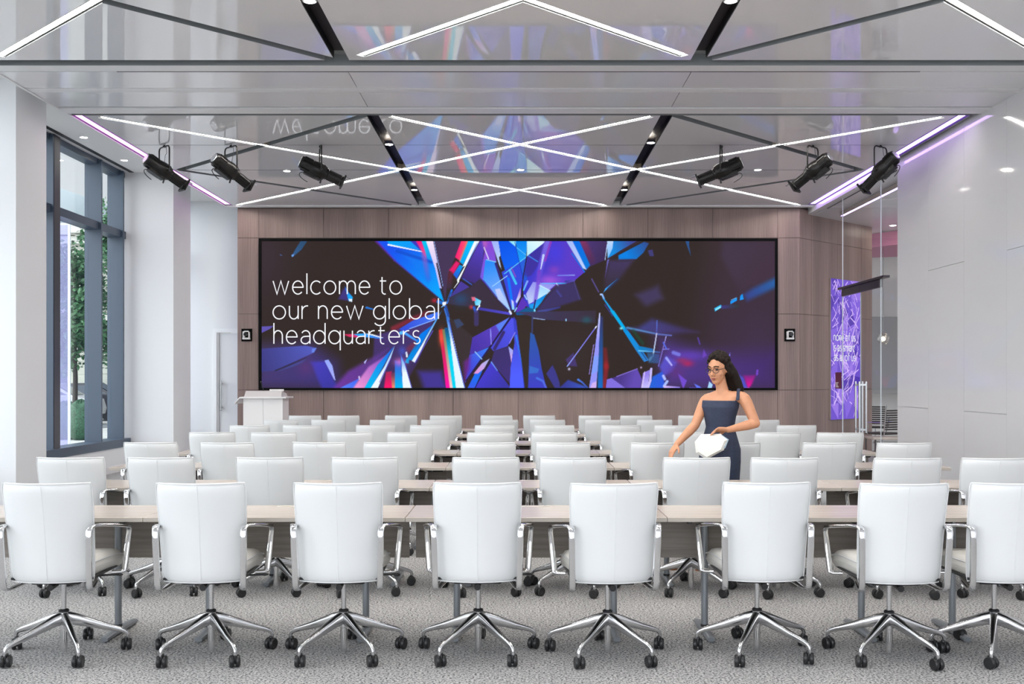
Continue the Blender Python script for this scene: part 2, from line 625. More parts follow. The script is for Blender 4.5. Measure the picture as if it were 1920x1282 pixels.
# band of flush panels between the two coffers
c = MB()
for xa, xb in ((XL, -1.785), (-1.777, 1.805), (1.813, XR)):
    c.box(xa, xb, 10.80, 11.40, PZ, PZ + 0.09)
    c.box(xa, xb, 11.58, 12.19, PZ, PZ + 0.09)
struct(c.build('ceiling_band', M['panel_satin'], smooth=0))
c = MB()
c.box(XL, XR, 10.55, 10.745, PZ - 0.012, PZ + 0.09)
c.box(XL, XR, 11.415, 11.565, PZ - 0.004, PZ + 0.09)
c.box(XL, XR, 12.235, 12.47, PZ - 0.012, PZ + 0.09)
c.box(XL, 5.50, 19.20, 19.34, PZ - 0.015, PZ + 0.09)
c.box(XL - 0.03, XL, 3.60, 19.34, PZ - 0.012, CEIL)
struct(c.build('trim_2', M['trim_light'], smooth=0))
c = MB()
c.box(-4.2, 4.2, 10.780, 10.7995, PZ - 0.003, PZ + 0.09)
struct(c.build('trim_3', M['slot_black'], smooth=0))
c = MB()  # dark strips that paint the shade in the gaps between panels
c.box(XL, XR, 10.535, 10.5495, PZ - 0.010, PZ + 0.10)
c.box(XL, XR, 12.1905, 12.20, PZ + 0.001, PZ + 0.09)
c.box(XL, 5.52, 12.588, 12.5995, PZ + 0.002, PZ + 0.10)
struct(c.build('gap_shade', M['channel'], smooth=0))

# --- left side: columns, sill wall, recess -----------------------------------
def col(name, y0, y1):
    c_ = MB().box(-6.735, -5.75, y0, y1, 0.0, CEIL)
    return struct(c_.build(name, M['left_paint'], smooth=0))

col('wall_left_column', 11.81, 12.57)
col('wall_left_column', 17.20, 18.10)
col('wall_left_column', 6.40, 7.16)
col('wall_left_column', 1.00, 1.76)
c = MB()
c.box(-6.95, -6.48, -3.0, 17.2, 0.0, 0.39)
c.box(-6.95, -6.48, 18.10, 20.05, 0.0, 0.39)
struct(c.build('wall_left', M['white_paint'], smooth=0), 'low white wall under the tall windows')
struct(MB().box(-6.48, -6.465, 12.57, 17.2, 0.0, 0.10).build('baseboard_left', M['trim_light'], smooth=0))
struct(MB().box(-6.47, -6.40, 12.60, 17.18, CEIL - 0.006, CEIL + 0.001).build('trim_4', M['slot_black'], smooth=0))


def window(name, y0, y1, fins, pane_cuts):
    w = MB()
    w.box(-6.78, -6.46, y0, y1, 0.39, 0.52)
    w.box(-6.76, -6.56, y0, y1, CEIL - 0.09, CEIL)
    w.box(-6.76, -6.54, y0, y1, 3.83, 3.95)
    for (a, b, xi) in fins:
        w.box(-6.76, xi, a, b, 0.50, CEIL - 0.02)
    root = w.build(name, M['mullion'], smooth=0)
    struct(root, 'tall window with deep blue-grey mullions')
    for (a, b) in pane_cuts:
        for (za, zb) in ((0.52, 3.83), (3.95, CEIL - 0.09)):
            MB().box(XG - 0.012, XG, a, b, za, zb).build('window_pane', M['glass'], root, smooth=0)
    return root

w1 = window('window_1', 12.57, 17.20, [(12.60, 12.66, -6.5), (14.42, 14.44, -6.5), (16.08, 16.13, -6.5), (16.97, 17.02, -6.5)],
            [(12.66, 14.44), (14.62, 16.08), (16.13, 16.97)])
MB().box(-6.76, -6.495, 14.44, 14.63, 0.50, CEIL - 0.02).build('window_post', M['mullion_face'], w1, smooth=0)
window('window_6', 18.10, 20.02, [(18.98, 19.02, -6.5)], [(18.10, 18.98), (19.02, 20.02)])
window('window_2', 7.16, 11.81, [(8.3, 8.36, -6.5), (9.8, 9.86, -6.5)], [(7.16, 8.3), (8.36, 9.8), (9.86, 11.81)])
window('window_3', 1.76, 6.40, [(2.9, 2.96, -6.5), (4.4, 4.46, -6.5)], [(1.76, 2.9), (2.96, 4.4), (4.46, 6.4)])

# recess with the white door beside the wood wall
c = MB()
c.box(-6.95, -5.915, 20.02, 20.2, 0.0, CEIL)
c.box(-5.915, -4.4, 20.02, 20.2, 2.47, CEIL)
c.box(-4.8, -4.4, 20.02, 20.2, 0.0, 2.47)
struct(c.build('wall_recess', M['white_paint'], smooth=0))
d = MB().box(-5.81, -4.85, 20.06, 20.10, 0.005, 2.385).build('door_1', M['door_white'], smooth=0)
struct(d, 'white door beside the wood wall')
f = MB()
f.box(-5.915, -5.85, 20.00, 20.12, 0, 2.47); f.box(-5.85, -4.80, 20.00, 20.12, 2.395, 2.47)
f.box(-5.85, -5.815, 20.03, 20.12, 0, 2.395)
f.build('door_frame', M['door_white'], d, smooth=0)
h = MB()
h.rbox(-5.775, -5.745, 19.985, 20.005, 0.88, 1.47, 0.004)
h.box(-5.77, -5.75, 20.0, 20.06, 0.93, 0.96); h.box(-5.77, -5.75, 20.0, 20.06, 1.39, 1.42)
h.build('door_handle', M['steel'], d, smooth=0)

# --- wood wall ---------------------------------------------------------------
YW = 19.40
xs = [-5.28] + [-4.883 + 1.2195 * k for k in range(9)] + [5.29]
zs = [0.0, 1.29, 2.718, 4.147, 4.70]
g = 0.004
back = MB().box(-5.279, 5.289, YW + 0.012, YW + 0.45, 0.0, 4.75)
wb = struct(back.build('wall_back', M['wood_gap'], smooth=0), 'mauve wood veneer wall around the video screen')
c = MB()
for i in range(len(xs) - 1):
    for j in range(4):
        if 1 <= i <= 8 and j in (1, 2):
            continue
        c.box(xs[i] + (g if i else 0), xs[i + 1] - g, YW, YW + 0.02, zs[j] + (g if j else 0), zs[j + 1] - g)
c.build('veneer_panels', M['wall_wood'], wb, smooth=0)

# angled wood wall to the right of it
A = Vector((5.29, 19.40)); B = Vector((7.29, 21.27))
def angled(t0, t1, z0, z1, d0, d1, mb):
    dr = (B - A).normalized()
    nn = Vector((dr.y, -dr.x))        # towards the room
    p0 = A + dr * t0; p1 = A + dr * t1
    q = [p0 + nn * d0, p1 + nn * d0, p1 + nn * d1, p0 + nn * d1]
    vs_ = [(p.x, p.y, z0) for p in q] + [(p.x, p.y, z1) for p in q]
    return mb.add(vs_, [(0, 1, 2, 3), (7, 6, 5, 4), (0, 4, 5, 1), (1, 5, 6, 2), (2, 6, 7, 3), (3, 7, 4, 0)])
L_ang = (B - A).length
wa = struct(angled(0, L_ang, 0, 4.75, -0.3, -0.012, MB()).build('wall_angled', M['wood_gap'], smooth=0))
c = MB()
ts = [0.0, 0.40, 1.36, 2.30, L_ang]
for i in range(4):
    for j in range(4):
        angled(ts[i] + g, ts[i + 1] - g, zs[j] + g, zs[j + 1] - g, -0.012, 0.0, c)
c.build('veneer_panels', M['wall_wood'], wa, smooth=0)

# --- right wall: staggered glossy panels ------------------------------------
wr = struct(MB().box(XR + 0.012, XR + 0.16, -3.0, 15.235, 0.0, CEIL).build('wall_right', M['wall_joint'], smooth=0), 'glossy white panelled wall')
c = MB()
y = 15.24
k = 0
while y > -2.9:
    y2 = y - 1.135
    cut = 1.10 if k % 2 == 0 else 2.98
    gg = 0.002
    c.box(XR, XR + 0.014, y2 + gg, y - gg, 0.0, cut - 0.003)
    c.box(XR, XR + 0.014, y2 + gg, y - gg, cut + 0.003, CEIL)
    y = y2
    k += 1
c.box(XR, XR + 0.16, 15.238, 15.244, 0.0, CEIL)
c.build('gloss_panels', M['glossy_wall'], wr, smooth=0)

# --- glass front with double doors, in line with the right wall --------------
gf = struct(MB().box(XR - 0.006, XR + 0.006, 17.83, 19.62, 0.01, 4.62).build('window_4', M['door_glass'], smooth=0), 'clear fixed glass beside the glass doors')
MB().box(XR - 0.006, XR + 0.006, 15.25, 15.93, 0.01, 4.62).build('window_pane', M['door_glass'], gf, smooth=0)
MB().box(XR - 0.006, XR + 0.006, 15.95, 17.81, 3.08, 4.62).build('window_pane', M['door_glass'], gf, smooth=0)
e = MB()
for yy in (15.94, 17.82):
    e.box(XR - 0.007, XR + 0.007, yy - 0.004, yy + 0.004, 0.01, 4.62)
e.build('glass_edge', M['glass_edge'], gf, smooth=0)
for nm, (ya, yb), yh in (('door_2', (15.95, 16.875), 16.79), ('door_3', (16.885, 17.81), 16.97)):
    dd = struct(MB().box(XR - 0.006, XR + 0.006, ya, yb, 0.012, 2.92).build(nm, M['door_glass'], smooth=0), 'frameless glass door leaf')
    MB().box(XR - 0.025, XR + 0.025, ya, yb, 2.92, 3.04).build('top_rail', M['dark_metal'], dd, smooth=0)
    MB().box(XR - 0.02, XR + 0.02, ya, yb, 0.0, 0.012).build('bottom_rail', M['steel'], dd, smooth=0)
    hh = MB()
    for sx in (-1, 1):
        hh.rbox(XR + sx * 0.055 - 0.012, XR + sx * 0.055 + 0.012, yh - 0.016, yh + 0.016, 0.62, 1.46, 0.003)
    hh.box(XR - 0.055, XR + 0.055, yh - 0.012, yh + 0.012, 0.66, 0.69)
    hh.box(XR - 0.055, XR + 0.055, yh - 0.012, yh + 0.012, 1.39, 1.42)
    hh.build('door_handle', M['steel'], dd, smooth=0)
c = MB()
c.box(XR - 0.05, XR + 0.05, 15.70, 17.95, 3.045, 3.08)
struct(c.build('door_header', M['dark_metal'], smooth=0))
e = MB().box(XR - 0.007, XR + 0.007, 16.875, 16.885, 0.02, 2.92)
struct(e.build('trim_6', M['glass_edge'], smooth=0))

# --- lobby behind the glass --------------------------------------------------
M['lobby_wall'] = mat('lobby_wall_white', (0.76, 0.75, 0.73, 1), 0.5)
M['lobby_grey'] = mat('lobby_glass_grey', (0.26, 0.26, 0.26, 1), 0.12)
M['pink_soffit'] = mat('pink_soffit', (0.62, 0.24, 0.36, 1), 0.5)
c = MB()
c.box(7.0, 12.5, 25.0, 25.2, 0.0, 4.62)
c.box(12.3, 12.5, 15.24, 25.0, 0.0, 4.62)
struct(c.build('wall_lobby', M['lobby_wall'], smooth=0))
struct(MB().box(7.25, 12.2, 24.2, 24.24, 1.15, 2.95).build('window_5', M['lobby_grey'], smooth=0), 'grey glazed band across the lobby wall')
c = MB()
n = 24
ring = []
for i in range(n + 1):
    a = PI * (0.9 + 0.55 * i / n)
    ring.append((9.6 + 2.4 * math.cos(a), 23.5 + 2.6 * math.sin(a)))
for i in range(n):
    p, q = ring[i], ring[i + 1]
    c.add([(p[0], p[1], 4.31), (q[0], q[1], 4.31), (q[0], q[1], 4.6), (p[0], p[1], 4.6)], [(0, 1, 2, 3)])
    c.add([(p[0], p[1], 4.31), (q[0], q[1], 4.31), (9.6, 23.5, 4.31)], [(0, 2, 1)])
struct(c.build('ceiling_soffit', M['pink_soffit']), 'curved pink ceiling soffit in the lobby')
# ------------------------------------------------------------------ lettering: thin single-line strokes
def arc(cx, cy, rx, ry, a0, a1, n=18):
    return [(cx + rx * math.cos(math.radians(a0 + (a1 - a0) * i / n)), cy + ry * math.sin(math.radians(a0 + (a1 - a0) * i / n))) for i in range(n + 1)]

AS = 1.58
GLY = {
    'w': ([[(0, 1), (.32, 0), (.64, 1), (.96, 0), (1.28, 1)]], 1.28),
    'e': ([[(.03, .52), (.88, .52)] + arc(.46, .5, .43, .5, 4, 318, 26)], .90),
    'l': ([[(0, 0), (0, AS)]], 0.0),
    'i': ([[(0, 0), (0, 1)], [(0, 1.34), (0, 1.42)]], 0.0),
    'c': ([arc(.48, .5, .46, .5, 46, 314, 24)], .80),
    'o': ([arc(.49, .5, .48, .5, 0, 360, 32)], .98),
    'm': ([[(0, 0), (0, 1)], arc(.32, .62, .32, .38, 180, 0) + [(.64, 0)], [(.64, .62)] + arc(.97, .62, .33, .38, 180, 0) + [(1.30, 0)]], 1.30),
    'n': ([[(0, 0), (0, 1)], arc(.34, .60, .34, .40, 180, 0) + [(.68, 0)]], .68),
    'h': ([[(0, 0), (0, AS)], arc(.34, .60, .34, .40, 180, 0) + [(.68, 0)]], .68),
    't': ([[(.18, 1.30), (.18, .24)] + arc(.40, .24, .22, .24, 180, 292, 8), [(0, 1), (.52, 1)]], .52),
    'u': ([[(0, 1), (0, .40)] + arc(.34, .40, .34, .40, 180, 360) + [(.68, 1)], [(.68, .4), (.68, 0)]], .68),
    'r': ([[(0, 0), (0, 1)], arc(.40, .58, .40, .42, 180, 80, 10)], .46),
    'g': ([arc(.46, .5, .46, .5, 0, 360, 30), [(.92, 1), (.92, -.10)] + arc(.48, -.10, .44, .40, 0, -150, 16)], .92),
    'b': ([arc(.46, .5, .46, .5, 0, 360, 30), [(0, 0), (0, AS)]], .92),
    'd': ([arc(.46, .5, .46, .5, 0, 360, 30), [(.92, 0), (.92, AS)]], .92),
    'q': ([arc(.46, .5, .46, .5, 0, 360, 30), [(.92, 1), (.92, -.50)]], .92),
    'a': ([arc(.38, .64, .34, .36, 150, 0, 14) + [(.72, 0)], [(.72, .58), (.34, .56)] + arc(.34, .28, .33, .28, 90, 270, 14) + [(.50, .02), (.72, .20)]], .72),
    's': ([arc(.29, .755, .26, .245, 40, 250, 14) + arc(.30, .255, .28, .255, 80, -140, 16)], .58),
    'f': ([[(.20, 0), (.20, 1.2)] + arc(.46, 1.2, .26, .36, 180, 80, 10), [(0, 1), (.50, 1)]], .50),
}


def text_strokes(txt, width, sb=0.15, sp=0.52):
    """strokes of a line of text scaled in x so the line spans `width` x-heights"""
    x = 0.0
    out = []
    for ch in txt:
        if ch == ' ':
            x += sp
            continue
        st, w = GLY[ch]
        x += sb
        out += [[(x + p[0], p[1]) for p in pl] for pl in st]
        x += w + sb
    x0 = min(p[0] for pl in out for p in pl)
    x1 = max(p[0] for pl in out for p in pl)
    k = width / (x1 - x0)
    return [[((p[0] - x0) * k, p[1]) for p in pl] for pl in out]


def ribbon(mb, pl, w, fn):
    """flat ribbon round a polyline; fn maps 2-D points to 3-D"""
    P = [Vector(p) for p in pl]
    n = len(P)
    closed = (P[0] - P[-1]).length < 1e-6
    if closed:
        P = P[:-1]; n -= 1
    L, R = [], []
    for i in range(n):
        if closed:
            a, b = P[i - 1], P[(i + 1) % n]
        else:
            a, b = P[max(0, i - 1)], P[min(n - 1, i + 1)]
        d1 = (P[i] - a).normalized() if (P[i] - a).length > 1e-9 else (b - P[i]).normalized()
        d2 = (b - P[i]).normalized() if (b - P[i]).length > 1e-9 else d1
        nn = Vector((-(d1 + d2).y, (d1 + d2).x))
        if nn.length < 1e-6:
            nn = Vector((-d1.y, d1.x))
        nn.normalize()
        cs = max(0.45, nn.dot(Vector((-d1.y, d1.x))))
        off = nn * (w / 2 / cs)
        L.append(P[i] + off); R.append(P[i] - off)
    vs_ = [fn(p) for p in L] + [fn(p) for p in R]
    fs_ = []
    for i in range(n if closed else n - 1):
        j = (i + 1) % n
        fs_.append((i, j, n + j, n + i))
    mb.add(vs_, fs_)


# ------------------------------------------------------------------ the picture shown on the video wall
SX0, SX1, SY0, SY1 = 490.5, 1453.0, 452.0, 727.0
NXg, NYg = 860, 246
gx = np.linspace(SX0, SX1, NXg)[None, :].repeat(NYg, 0)
gy = np.linspace(SY0, SY1, NYg)[:, None].repeat(NXg, 1)
IMG = np.zeros((NYg, NXg, 3)); IMG[:] = (52, 42, 40)
ORG = {'T1': (480, 440), 'T2': (740, 440), 'T3': (960, 440), 'T4': (1200, 440), 'B1': (480, 585), 'B2': (740, 585), 'B3': (960, 585), 'B4': (1200, 585)}
SC = 1920.0 / 280.0


def q_(t, pts):
    ox, oy = ORG[t]
    return [(ox + x / SC, oy + y / SC) for x, y in pts]


def blend(al, c):
    IMG[:] = IMG * (1 - al[..., None]) + c * al[..., None]


def sstep(x):
    x = np.clip(x, 0, 1)
    return x * x * (3 - 2 * x)


def seg_dist(a, b, X, Y):
    dx, dy = b[0] - a[0], b[1] - a[1]
    t = np.clip(((X - a[0]) * dx + (Y - a[1]) * dy) / max(1e-9, dx * dx + dy * dy), 0, 1)
    return np.hypot(X - a[0] - t * dx, Y - a[1] - t * dy), t


def grad(c0, c1, p0, p1, X, Y):
    if c1 is None:
        return np.array(c0, float)
    dx, dy = p1[0] - p0[0], p1[1] - p0[1]
    t = np.clip(((X - p0[0]) * dx + (Y - p0[1]) * dy) / (dx * dx + dy * dy), 0, 1)[..., None]
    return np.array(c0, float) * (1 - t) + np.array(c1, float) * t


def poly(t, pts, c0, c1=None, p0=None, p1=None, soft=3, a=1.0):
    """filled polygon in tile units; gradient c0->c1 from p0 to p1; soft = edge width in tile units"""
    P = q_(t, pts)
    s_ = max(1.0, soft / SC)
    X, Y = gx, gy
    ins = np.zeros(X.shape, bool)
    dist = np.full(X.shape, 1e9)
    n = len(P)
    for i in range(n):
        a_, b_ = P[i], P[(i + 1) % n]
        d_, _ = seg_dist(a_, b_, X, Y)
        dist = np.minimum(dist, d_)
        if a_[1] != b_[1]:
            cr = ((a_[1] > Y) != (b_[1] > Y)) & (X < (b_[0] - a_[0]) * (Y - a_[1]) / (b_[1] - a_[1]) + a_[0])
            ins ^= cr
    sd = np.where(ins, dist, -dist)
    al = sstep(sd / s_ + 0.5) * a
    if c1 is not None:
        g0, g1 = q_(t, [p0, p1])
        cc = grad(c0, c1, g0, g1, X, Y)
    else:
        cc = np.array(c0, float)
    blend(al, cc)


def line(t, pts, w, c0, c1=None, soft=3, a=1.0, w1=None):
    P = q_(t, pts)
    w1 = w if w1 is None else w1
    s_ = max(0.8, soft / SC)
    m = len(P) - 1
    for i in range(m):
        d_, tt = seg_dist(P[i], P[i + 1], gx, gy)
        tg = (i + tt) / m
        hw = (w + (w1 - w) * tg) / SC / 2
        al = sstep((hw - d_) / s_ + 0.5) * a
        cc = np.array(c0, float) if c1 is None else np.array(c0, float) * (1 - tg[..., None]) + np.array(c1, float) * tg[..., None]
        blend(al, cc)


def blob(t, p, r, c, a=0.8):
    (x, y), = q_(t, [p])
    rx, ry = (r if isinstance(r, tuple) else (r, r))
    d_ = np.hypot((gx - x) / (rx / SC), (gy - y) / (ry / SC))
    blend(np.exp(-d_ * d_ * 1.4) * a, np.array(c, float))


# ---- dark fields
poly('T4', [(900, 0), (2600, 0), (2600, 2600), (700, 2600)], (68, 52, 64), (68, 50, 80), (900, 300), (1500, 1800), soft=700, a=.7)
blob('B3', (700, 500), (420, 380), (60, 50, 52), .6)
blob('B4', (1500, 350), (300, 400), (68, 52, 80), .5)
blob('T1', (100, 300), (380, 700), (62, 50, 60), .7)
poly('B1', [(70, 430), (700, 400), (1020, 640), (1080, 990), (-40, 990)], (74, 62, 116), (66, 54, 124), (200, 500), (700, 980), soft=320, a=.95)
poly('T1', [(580, 70), (665, 70), (585, 190), (485, 275), (455, 275), (515, 170)], (46, 78, 112), (52, 92, 140), (620, 90), (500, 260), soft=14)
poly('T1', [(455, 255), (490, 250), (480, 280), (460, 285)], (110, 160, 230), soft=6)
line('T1', [(310, 255), (330, 268)], 10, (70, 95, 150), soft=6)
poly('T1', [(1060, 825), (1120, 700), (1150, 680), (1195, 850)], (70, 58, 150), soft=40, a=.8)
poly('T1', [(1140, 660), (1195, 750), (1242, 800), (1236, 860), (1190, 850)], (40, 120, 240), (20, 180, 255), (1150, 680), (1220, 830), soft=5)
poly('T1', [(1188, 822), (1238, 826), (1236, 862), (1200, 856)], (225, 240, 255), soft=4)
line('T1', [(1420, 935), (1520, 962)], 26, (40, 120, 220), soft=12, w1=10)
poly('B1', [(70, 185), (225, 178), (180, 215), (70, 268)], (98, 86, 178), soft=10)
poly('B1', [(70, 470), (640, 430), (780, 462), (745, 520), (240, 752), (60, 770)], (64, 62, 132), (84, 92, 190), (100, 700), (700, 480), soft=12)
poly('B1', [(720, 470), (778, 460), (745, 518), (715, 520)], (104, 132, 232), soft=10)
line('B1', [(250, 752), (640, 590)], 20, (54, 48, 82), soft=10)
poly('B1', [(260, 770), (650, 592), (600, 650), (480, 700)], (68, 78, 150), soft=16, a=.8)
poly('B1', [(700, 640), (890, 630), (1010, 880), (1060, 990), (850, 990)], (72, 66, 200), (60, 58, 170), (800, 650), (980, 960), soft=60, a=.85)
blob('B1', (640, 720), (120, 120), (96, 58, 122), .6)
poly('B1', [(878, 622), (930, 610), (982, 690), (1022, 880), (1000, 862)], (150, 170, 255), (170, 175, 250), (900, 620), (1010, 860), soft=4)

# ---- upper left blue fan
poly('T2', [(480, 70), (870, 70), (690, 500), (650, 860), (610, 640)], (70, 54, 88), soft=20)
poly('T2', [(-240, 70), (485, 70), (612, 800), (634, 862), (560, 800), (0, 332)], (24, 84, 240), (0, 170, 255), (60, 120), (560, 790), soft=8)
line('T2', [(-240, 75), (0, 330), (560, 806)], 34, (112, 44, 196), (70, 60, 190), soft=30, a=.7, w1=8)
poly('T2', [(0, 190), (350, 280), (480, 560), (430, 640), (200, 330)], (30, 120, 245), (10, 130, 245), (0, 200), (450, 600), soft=40, a=.6)
line('T2', [(30, 210), (470, 350)], 40, (16, 70, 200), soft=30, a=.7)
poly('T2', [(-110, 70), (200, 70), (330, 195), (-60, 132)], (0, 165, 250), (20, 150, 250), (0, 90), (300, 190), soft=6)
poly('T2', [(190, 70), (300, 70), (352, 200), (320, 190)], (64, 56, 190), soft=8)
line('T2', [(-83, 128), (358, 218)], 20, (245, 250, 255), soft=4, w1=12)
poly('T2', [(268, 70), (340, 70), (402, 230), (404, 300), (358, 235)], (250, 30, 120), (235, 90, 150), (300, 90), (400, 280), soft=20)
line('T2', [(375, 250), (430, 560)], 60, (170, 90, 190), (60, 110, 230), soft=50, a=.7)
poly('T2', [(345, 70), (410, 70), (480, 340), (420, 300)], (0, 200, 240), (20, 150, 240), (370, 90), (450, 320), soft=12)
poly('T2', [(400, 70), (492, 70), (565, 430), (606, 690), (578, 690), (520, 430)], (250, 228, 250), (180, 185, 250), (440, 90), (590, 680), soft=6)
line('T2', [(508, 90), (620, 660)], 6, (150, 190, 255), soft=4)
line('T2', [(540, 368), (606, 668)], 16, (40, 30, 48), soft=4)
line('T2', [(585, 690), (632, 850)], 14, (50, 40, 70), (30, 100, 200), soft=5, w1=6)

# ---- rainbow beam, upper middle
poly('T2', [(858, 70), (945, 70), (838, 335), (776, 288)], (255, 20, 120), (250, 90, 110), (790, 180), (900, 200), soft=14)
poly('T2', [(700, 455), (790, 335), (838, 365), (756, 505)], (232, 30, 110), soft=30)
line('T2', [(720, 500), (700, 660)], 60, (120, 40, 62), (70, 50, 80), soft=50, a=.7)
poly('T2', [(945, 70), (1040, 70), (880, 385), (835, 345)], (0, 190, 250), (0, 170, 245), (1000, 90), (860, 360), soft=10)
line('T2', [(936, 80), (838, 335)], 18, (225, 140, 110), soft=14, a=.8)
poly('T2', [(835, 385), (880, 405), (800, 570), (752, 510)], (0, 150, 235), (40, 90, 220), (850, 400), (770, 550), soft=14)
poly('T2', [(1030, 70), (1096, 70), (926, 380), (812, 622), (800, 580), (905, 400), (872, 412)], (244, 252, 255), soft=5)
line('T2', [(1062, 110), (930, 380)], 8, (70, 130, 240), soft=4)
line('T2', [(825, 600), (765, 682)], 12, (235, 245, 255), soft=4, w1=6)
line('T2', [(735, 712), (672, 876)], 24, (30, 110, 232), (60, 130, 240), soft=6)
line('T2', [(725, 735), (668, 870)], 8, (36, 40, 80), soft=4)
poly('T2', [(1100, 70), (1160, 70), (1120, 540), (1080, 650), (850, 560), (935, 390)], (84, 60, 190), (62, 46, 120), (1110, 200), (950, 600), soft=24)
poly('T2', [(850, 596), (962, 672), (705, 806)], (74, 58, 156), soft=10)
line('T2', [(855, 592), (992, 662)], 14, (40, 30, 52), soft=5)
line('T2', [(880, 566), (990, 640)], 14, (56, 92, 200), soft=8)
poly('T2', [(700, 806), (960, 682), (1090, 570), (1480, 985), (1100, 945), (690, 890)], (60, 50, 72), (58, 46, 60), (760, 800), (1300, 900), soft=16)
blob('T2', (850, 830), (110, 90), (44, 76, 116), .8)
poly('T2', [(1020, 800), (1112, 848), (1095, 910), (1036, 905)], (60, 205, 250), (150, 225, 255), (1030, 830), (1100, 870), soft=8)
poly('T2', [(985, 800), (1030, 800), (1046, 850), (1000, 850)], (236, 110, 140), soft=20)
blob('T2', (985, 930), (30, 30), (200, 60, 80), .9)
line('T2', [(1092, 912), (1048, 985)], 18, (240, 245, 255), soft=5)
line('T2', [(1020, 935), (1040, 985)], 34, (40, 90, 200), soft=12)
blob('T2', (510, 845), (40, 34), (190, 40, 62), .9)
line('T2', [(560, 860), (630, 880)], 44, (30, 110, 210), soft=16)
line('T2', [(1090, 950), (1490, 1016)], 34, (66, 58, 168), (84, 76, 210), soft=10)

# ---- central fan
poly('T2', [(1120, 70), (1260, 70), (1310, 350), (1180, 330), (1135, 600), (1100, 540), (1160, 200)], (140, 70, 210), (120, 90, 230), (1180, 100), (1140, 500), soft=16)
poly('T2', [(1165, 322), (1305, 350), (1400, 640), (1486, 985), (1300, 800), (1135, 590)], (40, 140, 250), (150, 180, 255), (1220, 360), (1420, 850), soft=6)
poly('T2', [(1100, 560), (1150, 588), (1345, 835), (1486, 990), (1420, 945)], (70, 50, 170), (48, 40, 120), (1150, 600), (1420, 920), soft=8, a=.85)
poly('T2', [(1290, 700), (1352, 690), (1492, 962), (1470, 960), (1330, 830)], (195, 205, 252), (160, 205, 255), (1320, 720), (1470, 940), soft=14)
line('T2', [(1178, 320), (1300, 350)], 10, (140, 215, 255), soft=4)
line('T2', [(1148, 160), (1208, 312)], 14, (225, 215, 255), soft=5)
blob('T2', (1160, 110), (40, 70), (200, 110, 180), .6)
poly('T2', [(1240, 70), (1335, 70), (1362, 268), (1340, 290), (1372, 442), (1345, 390)], (160, 180, 250), (190, 215, 255), (1280, 90), (1350, 400), soft=6)
poly('T2', [(1330, 70), (1470, 70), (1565, 160), (1602, 350), (1430, 490), (1370, 300)], (0, 84, 236), (10, 100, 245), (1380, 100), (1500, 420), soft=6)
poly('T2', [(1455, 70), (1562, 70), (1558, 156)], (150, 230, 255), soft=5)
poly('T2', [(1558, 70), (1706, 70), (1690, 280), (1602, 350), (1563, 160)], (0, 130, 240), (30, 160, 250), (1600, 90), (1640, 320), soft=5)
poly('T2', [(1700, 70), (1935, 70), (1920, 112), (1700, 278)], (225, 250, 255), (190, 240, 255), (1840, 90), (1720, 240), soft=4)
poly('T2', [(1375, 480), (1602, 350), (1660, 530), (1622, 780), (1550, 965), (1500, 965)], (50, 74, 222), (66, 70, 220), (1450, 500), (1540, 900), soft=6)
poly('T2', [(1602, 350), (1695, 285), (1650, 545), (1640, 520)], (40, 96, 220), soft=5)
poly('T2', [(1440, 540), (1478, 560), (1535, 935), (1505, 935)], (10, 120, 255), soft=12)
line('T2', [(1300, 370), (1370, 590), (1500, 970)], 30, (54, 40, 124), (44, 34, 96), soft=10, w1=22)
line('T2', [(1478, 456), (1560, 628)], 30, (80, 180, 245), (60, 200, 250), soft=8)
line('T2', [(1500, 420), (1556, 540)], 14, (190, 80, 180), soft=12, a=.7)
line('T2', [(1412, 500), (1692, 285)], 11, (90, 205, 255), soft=4)
line('T2', [(1258, 662), (1446, 528)], 10, (160, 215, 255), soft=4)
line('T2', [(1563, 160), (1690, 262)], 7, (110, 200, 255), soft=4)
line('T2', [(1545, 90), (1602, 350), (1645, 530)], 7, (20, 50, 170), soft=4)
poly('T2', [(1556, 860), (1620, 676), (1618, 800), (1570, 880)], (190, 120, 210), (205, 225, 255), (1600, 700), (1580, 850), soft=10)
poly('T2', [(1500, 830), (1530, 860), (1540, 965), (1510, 960)], (230, 200, 255), (140, 220, 255), (1510, 840), (1530, 950), soft=12)

# ---- right part of the fan
poly('T3', [(195, 275), (440, 80), (700, 80), (938, 476), (790, 600), (680, 640), (560, 650), (300, 900), (280, 965), (150, 900), (140, 560)], (56, 56, 205), (92, 60, 200), (250, 300), (700, 400), soft=6)
poly('T3', [(205, 270), (430, 95), (330, 400), (250, 520), (150, 560)], (62, 48, 150), soft=20, a=.8)
blob('T3', (560, 230), (120, 160), (72, 62, 224), .8)
blob('T3', (480, 590), (170, 90), (176, 90, 222), .8)
blob('T3', (540, 450), (80, 60), (150, 70, 190), .6)
poly('T3', [(270, 606), (560, 640), (320, 840), (215, 892), (180, 760)], (150, 150, 240), (190, 205, 250), (300, 620), (260, 850), soft=12)
poly('T3', [(330, 830), (362, 640), (500, 718), (430, 784)], (160, 215, 255), (195, 235, 255), (380, 660), (380, 800), soft=6)
line('T3', [(455, 80), (350, 500)], 70, (140, 120, 235), (100, 80, 220), soft=40, a=.8)
line('T3', [(500, 90), (425, 330)], 30, (150, 60, 190), soft=18, a=.8)
line('T3', [(405, 262), (370, 440)], 30, (190, 205, 255), (215, 225, 255), soft=8, w1=10)
line('T3', [(350, 470), (335, 620), (290, 900)], 44, (120, 60, 200), (120, 100, 230), soft=26, a=.8)
line('T3', [(212, 270), (332, 346)], 12, (60, 140, 245), soft=5)
line('T3', [(196, 598), (150, 712)], 28, (150, 170, 255), (70, 190, 255), soft=8, w1=18)
blob('T3', (170, 560), (30, 60), (20, 100, 220), .8)
